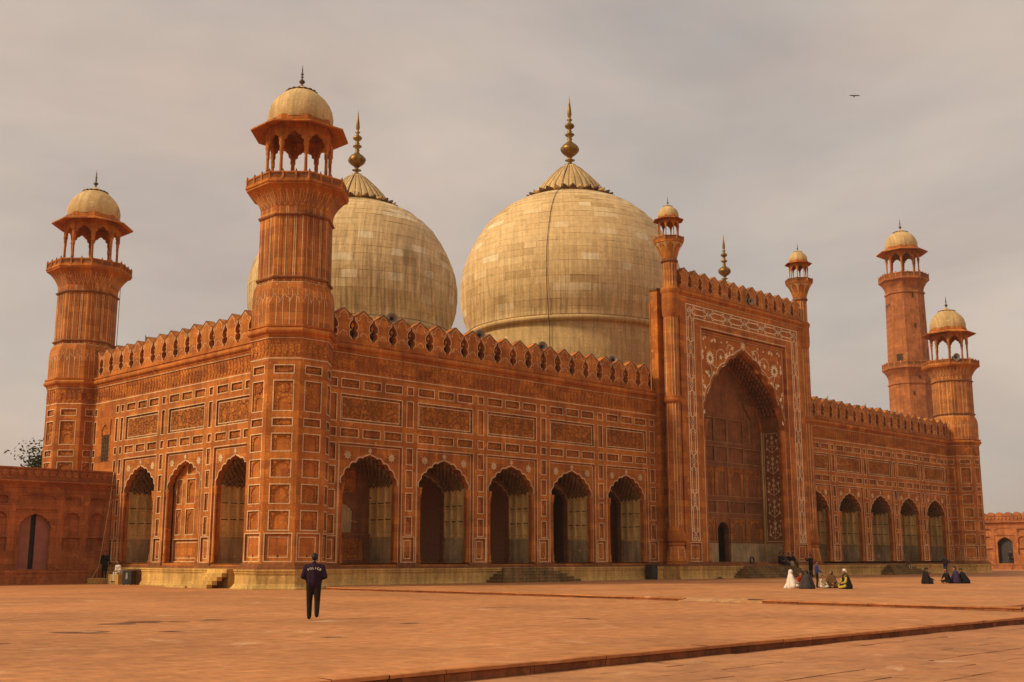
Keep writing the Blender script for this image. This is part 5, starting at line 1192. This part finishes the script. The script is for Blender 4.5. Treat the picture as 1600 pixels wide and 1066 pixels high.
def seated_edge(top, legs, s=1.0, head_f=(0, -1, 0), lean=.06, drop=.40, shoe='cloth_shoe'):
    """sitting on a ledge at z = 0, legs hanging down to -drop"""
    k = s; P = []
    for t in (-1, 1):
        P += [(V((.09 * t, 0, .10)) * k, V((.11 * t, -.40, .10)) * k, .092 * k, .070 * k, legs), (V((.11 * t, -.40, .09)) * k, V((.11 * t, -.42, -drop + .08)) * k, .066 * k, .046 * k, legs), (V((.11 * t, -.42, -drop + .05)) * k, V((.12 * t, -.57, -drop + .035)) * k, .044 * k, .036 * k, shoe)]
        P += [(V((.075 * t, .02, .12)) * k, V((.085 * t, -lean, .50)) * k, .12 * k, .115 * k, top), (V((.10 * t, -lean, .54)) * k, V((.165 * t, -lean, .53)) * k, .072 * k, .07 * k, top)]
        sh = V((.18 * t, -lean, .53)) * k; el = V((.24 * t, -.14, .30)) * k; wr = V((.10 * t, -.33, .24)) * k
        P += [(sh, el, .064 * k, .05 * k, top), (el, wr, .05 * k, .036 * k, top)] + hand(wr, (-.3 * t, -1, -.2), t, s=k)
    P.append((V((0, -lean, .57)) * k, V((0, -lean - .02, .67)) * k, .05 * k, .048 * k, 'skin'))
    h, hr = head(V((0, -lean - .03, .76)) * k, head_f, s=k); return P + h, hr
def away(loc): return (loc[0] + 37.1, loc[1] + 54.7)
def toward(loc): return (-loc[0] - 37.1, -loc[1] - 54.7)
# the policeman, walking away with both hands in front of him
pl = (-17.96, -27.94, 0.0)
P, Hh = standing('cloth_navy', 'cloth_trousers', stride=.09, bulk=1.16, armL=((.30, .05, 1.14), (.14, -.22, 1.08), (-.5, -1, .1)), armR=((.30, .05, 1.14), (.14, -.22, 1.08), (-.5, -1, .1)), s=1.01)
P += [(V((.105 * t, .0, 1.36)), V((.085 * t, .0, 1.0)), .140, .138, 'cloth_navy') for t in (-1, 1)] + [(V((.22 * t, .01, 1.41)), V((.305 * t, .05, 1.15)), .078, .068, 'cloth_navy') for t in (-1, 1)] + [(V((.305 * t, .05, 1.15)), V((.2 * t, -.17, 1.09)), .066, .05, 'cloth_navy') for t in (-1, 1)] + [(V((0, .02, 1.36)), V((0, .02, 1.0)), .155, .145, 'cloth_navy'), (V((-.09, 0, .955)), V((.09, 0, .955)), .125, .125, 'cloth_navy'), (V((0, .02, 1.50)), V((0, .02, 1.515)), .066, .064, 'cloth_navy')]
pol = person('policeman in dark jacket and trousers walking away across the courtyard', pl, away(pl), P, Hh, .014, .012)
for i, ch in enumerate('POLICE'):
    fc = bpy.data.curves.new('letter', 'FONT'); fc.body = ch; fc.size = .082; fc.extrude = .002; fc.align_x = 'CENTER'; fc.offset = .002
    fo = bpy.data.objects.new('letter', fc); S.collection.objects.link(fo); dg = bpy.context.evaluated_depsgraph_get()
    me = bpy.data.meshes.new_from_object(fo.evaluated_get(dg)); bpy.data.objects.remove(fo); me.materials.clear(); me.materials.append(MATS['print_white'])
    a = (2.5 - i) * .20; u = -.31 * sin(a); v = 1.045 + .31 * cos(a)
    yb = .166 - .35 * u * u + .02
    ob('letter', me, pol, T(-u, yb, v) @ Matrix.Rotation(pi, 4, 'Z') @ Matrix.Rotation(-u * .9, 4, 'Z') @ Matrix.Rotation(pi / 2, 4, 'X') @ Matrix.Rotation(a, 4, 'Z'))
# by the side wall
l = (-1.15, 19.2, .36); P, Hh = standing('cloth_black', 'cloth_black', long=True, armL=((.27, .0, 1.12), (.36, -.05, .86), (.3, -.3, -1)), s=1.02, bulk=.95); person('person in long dark tunic standing on a block by the low wall', l, toward(l), P, Hh)
l = (-1.15, 17.0, .62); P, Hh = seated_edge('cloth_white', 'cloth_white', drop=.5, lean=.18); person('person in white clothes sitting on a block by the side plinth', l, (-1, -.3), P, Hh)
# four on the ledge under the great arch
for i, (lb, x, tp, lg) in enumerate((('leftmost of four people sitting on the gateway ledge, in dark clothes', 46.75, 'cloth_black', 'cloth_black'), ('person in pale shirt, second of four sitting on the gateway ledge', 47.35, 'cloth_grey', 'cloth_grey'),
                                     ('person in black, third of four sitting on the gateway ledge', 47.95, 'cloth_black', 'cloth_cream'), ('rightmost of four people sitting on the gateway ledge', 48.65, 'cloth_black', 'cloth_brown'))):
    if i == 1: tp = 'cloth_teal'; tp = 'cloth_grey'
    P, Hh = seated_edge(tp, lg, s=1.05); person(lb, (x, -2.45, 1.2), (-.3 + .12 * i, -1), P, Hh, group='people sitting on the gateway ledge')
l = (46.2, -5.6, ZT); P, Hh = standing('cloth_black', 'cloth_black', armL=((.28, -.14, 1.25), (.14, -.38, 1.45), (-.2, -1, .2)), armR=((.28, -.14, 1.25), (.14, -.38, 1.45), (-.2, -1, .2)), s=1.04); person('man in black standing and holding up a camera before the gateway', l, (-1, .25), P, Hh)
q = MB(); q.box((-.07, -.05, 0), (.07, .05, .09), 'horn_dark'); q.M = T(0, -.05, .045) @ Matrix.Rotation(pi / 2, 4, 'X'); q.lathe([(.035, 0), (.035, .07), (.01, .07)], 10, (0, 0), 0, 'horn_dark', False); q.M = I4
o = ob('camera_body', q, M=T(45.76, -5.49, ZT + 1.48) @ Matrix.Rotation(-pi / 2 - .25, 4, 'Z')); o['label'] = 'small black camera held by the standing man before the gateway'; o['category'] = 'camera'; o.name = 'photo_camera'
# group sitting on the terrace
G = 'group sitting together on the terrace'
l = (15.9, -22.3, ZT); P, Hh = seated_ground('cloth_white', 'cloth_white', veil='cloth_white', head_f=(.0, -1, -.1)); person('woman wrapped in a white veil sitting on the terrace', l, (.8, -.75), P, Hh, group=G)
l = (17.3, -22.0, ZT); P, Hh = seated_ground('cloth_red', 'cloth_brown', s=.86); person('child in red sitting between the white veil and the dark back', l, (-.5, -1), P, Hh, group=G)
l = (15.4, -23.5, ZT); P, Hh = seated_ground('cloth_grey', 'cloth_cream', cloak='cloth_grey', s=1.0); person('person in dark grey wrap sitting with back turned in the group', l, (.9, .8), P, Hh, group=G)
l = (18.0, -22.55, ZT); P, Hh = standing('cloth_blue', 'cloth_black', s=.79, armL=((.25, -.1, 1.14), (.34, -.3, 1.0), (.3, -1, -.3)), armR=((.25, -.1, 1.14), (.30, -.3, 1.02), (0, -1, -.2))); person('boy in blue jacket standing in the sitting group', l, (.55, -.8), P, Hh, group=G)
l = (17.0, -23.45, ZT); P, Hh = seated_ground('cloth_cream', 'cloth_white', s=.72); person('small child in pale clothes sitting before the woman in brown', l, (-.3, -1), P, Hh, group=G)
l = (17.6, -23.6, ZT); P, Hh = seated_ground('cloth_brown', 'cloth_brown', veil='cloth_brown', s=.97); person('woman in brown shawl sitting in the middle of the group', l, (-1, -.3), P, Hh, group=G)
l = (16.75, -24.9, ZT); P, Hh = seated_ground('cloth_yellow', 'cloth_yellow', cloak='cloth_black', s=1.05, lean=.05)
Hh = [(h[0], h[1], h[2] * 1.06, h[3] * 1.06, 'cloth_white') for h in Hh]; person('person in black cloak over yellow with a white cap', l, (-1, .75), P, Hh, group=G)
q = MB(); q.box((-.9, -.35, 0), (.9, .35, .012), 'cloth_cream')
# right-hand sitters
l = (30.6, -22.6, ZT); P, Hh = seated_ground('cloth_black', 'cloth_black', cloak='cloth_black', s=1.03, head_f=(0, -1, -.4)); person('person in black sitting alone at the left of the far right group', l, (.75, -.7), P, Hh)
l = (32.6, -23.0, ZT); P, Hh = seated_ground('cloth_black', 'cloth_black', s=1.0, lean=.12); person('person in black leaning forward in the far right group', l, (-.8, .5), P, Hh)
l = (33.1, -23.25, ZT); P, Hh = seated_ground('cloth_purple', 'cloth_purple', cloak='cloth_purple', s=1.08); person('person in dark purple wrap in the far right group', l, (-.7, .7), P, Hh)
l = (33.55, -23.65, ZT); P, Hh = seated_ground('cloth_black', 'cloth_black', cloak='cloth_black', s=.98, lean=.2, head_f=(0, -1, -.8)); person('rightmost person bent over in black in the far right group', l, (-.7, .7), P, Hh)
# by the right wing
l = (71.0, -1.62, .85); P, Hh = seated_edge('cloth_brown', 'cloth_cream', lean=.1); person('person in brown sitting on the stair before the right wing', l, (-.6, -1), P, Hh)
l = (73.8, -4.1, ZT); P, Hh = standing('cloth_grey', 'cloth_blue', armR=((.25, -.12, 1.2), (.22, -.40, 1.32), (0, -1, 0)), s=1.02); person('person in grey top and blue trousers standing near the far tower', l, (-1, -.1), P, Hh)
l = (126.15, 10.4, .95); P, Hh = standing('cloth_black', 'cloth_black', long=True); person('dark figure standing in the doorway of the right hand wall', l, (-1, -.2), P, Hh, .03)
# ------------------------------------------------------------------ dusty air
m = bpy.data.materials.new('haze'); m.use_nodes = True; t = m.node_tree; t.nodes.clear()
vo = _n(t, 'ShaderNodeVolumePrincipled'); vo.inputs['Color'].default_value = (0.86, 0.78, 0.70, 1); vo.inputs['Density'].default_value = 0.00022
t.links.new(vo.outputs[0], _n(t, 'ShaderNodeOutputMaterial').inputs['Volume']); MATS['haze'] = m
b = MB(); b.box((-1600, -1600, -1.5), (1600, 1600, 68), 'haze'); ob('haze', b, kind='stuff')
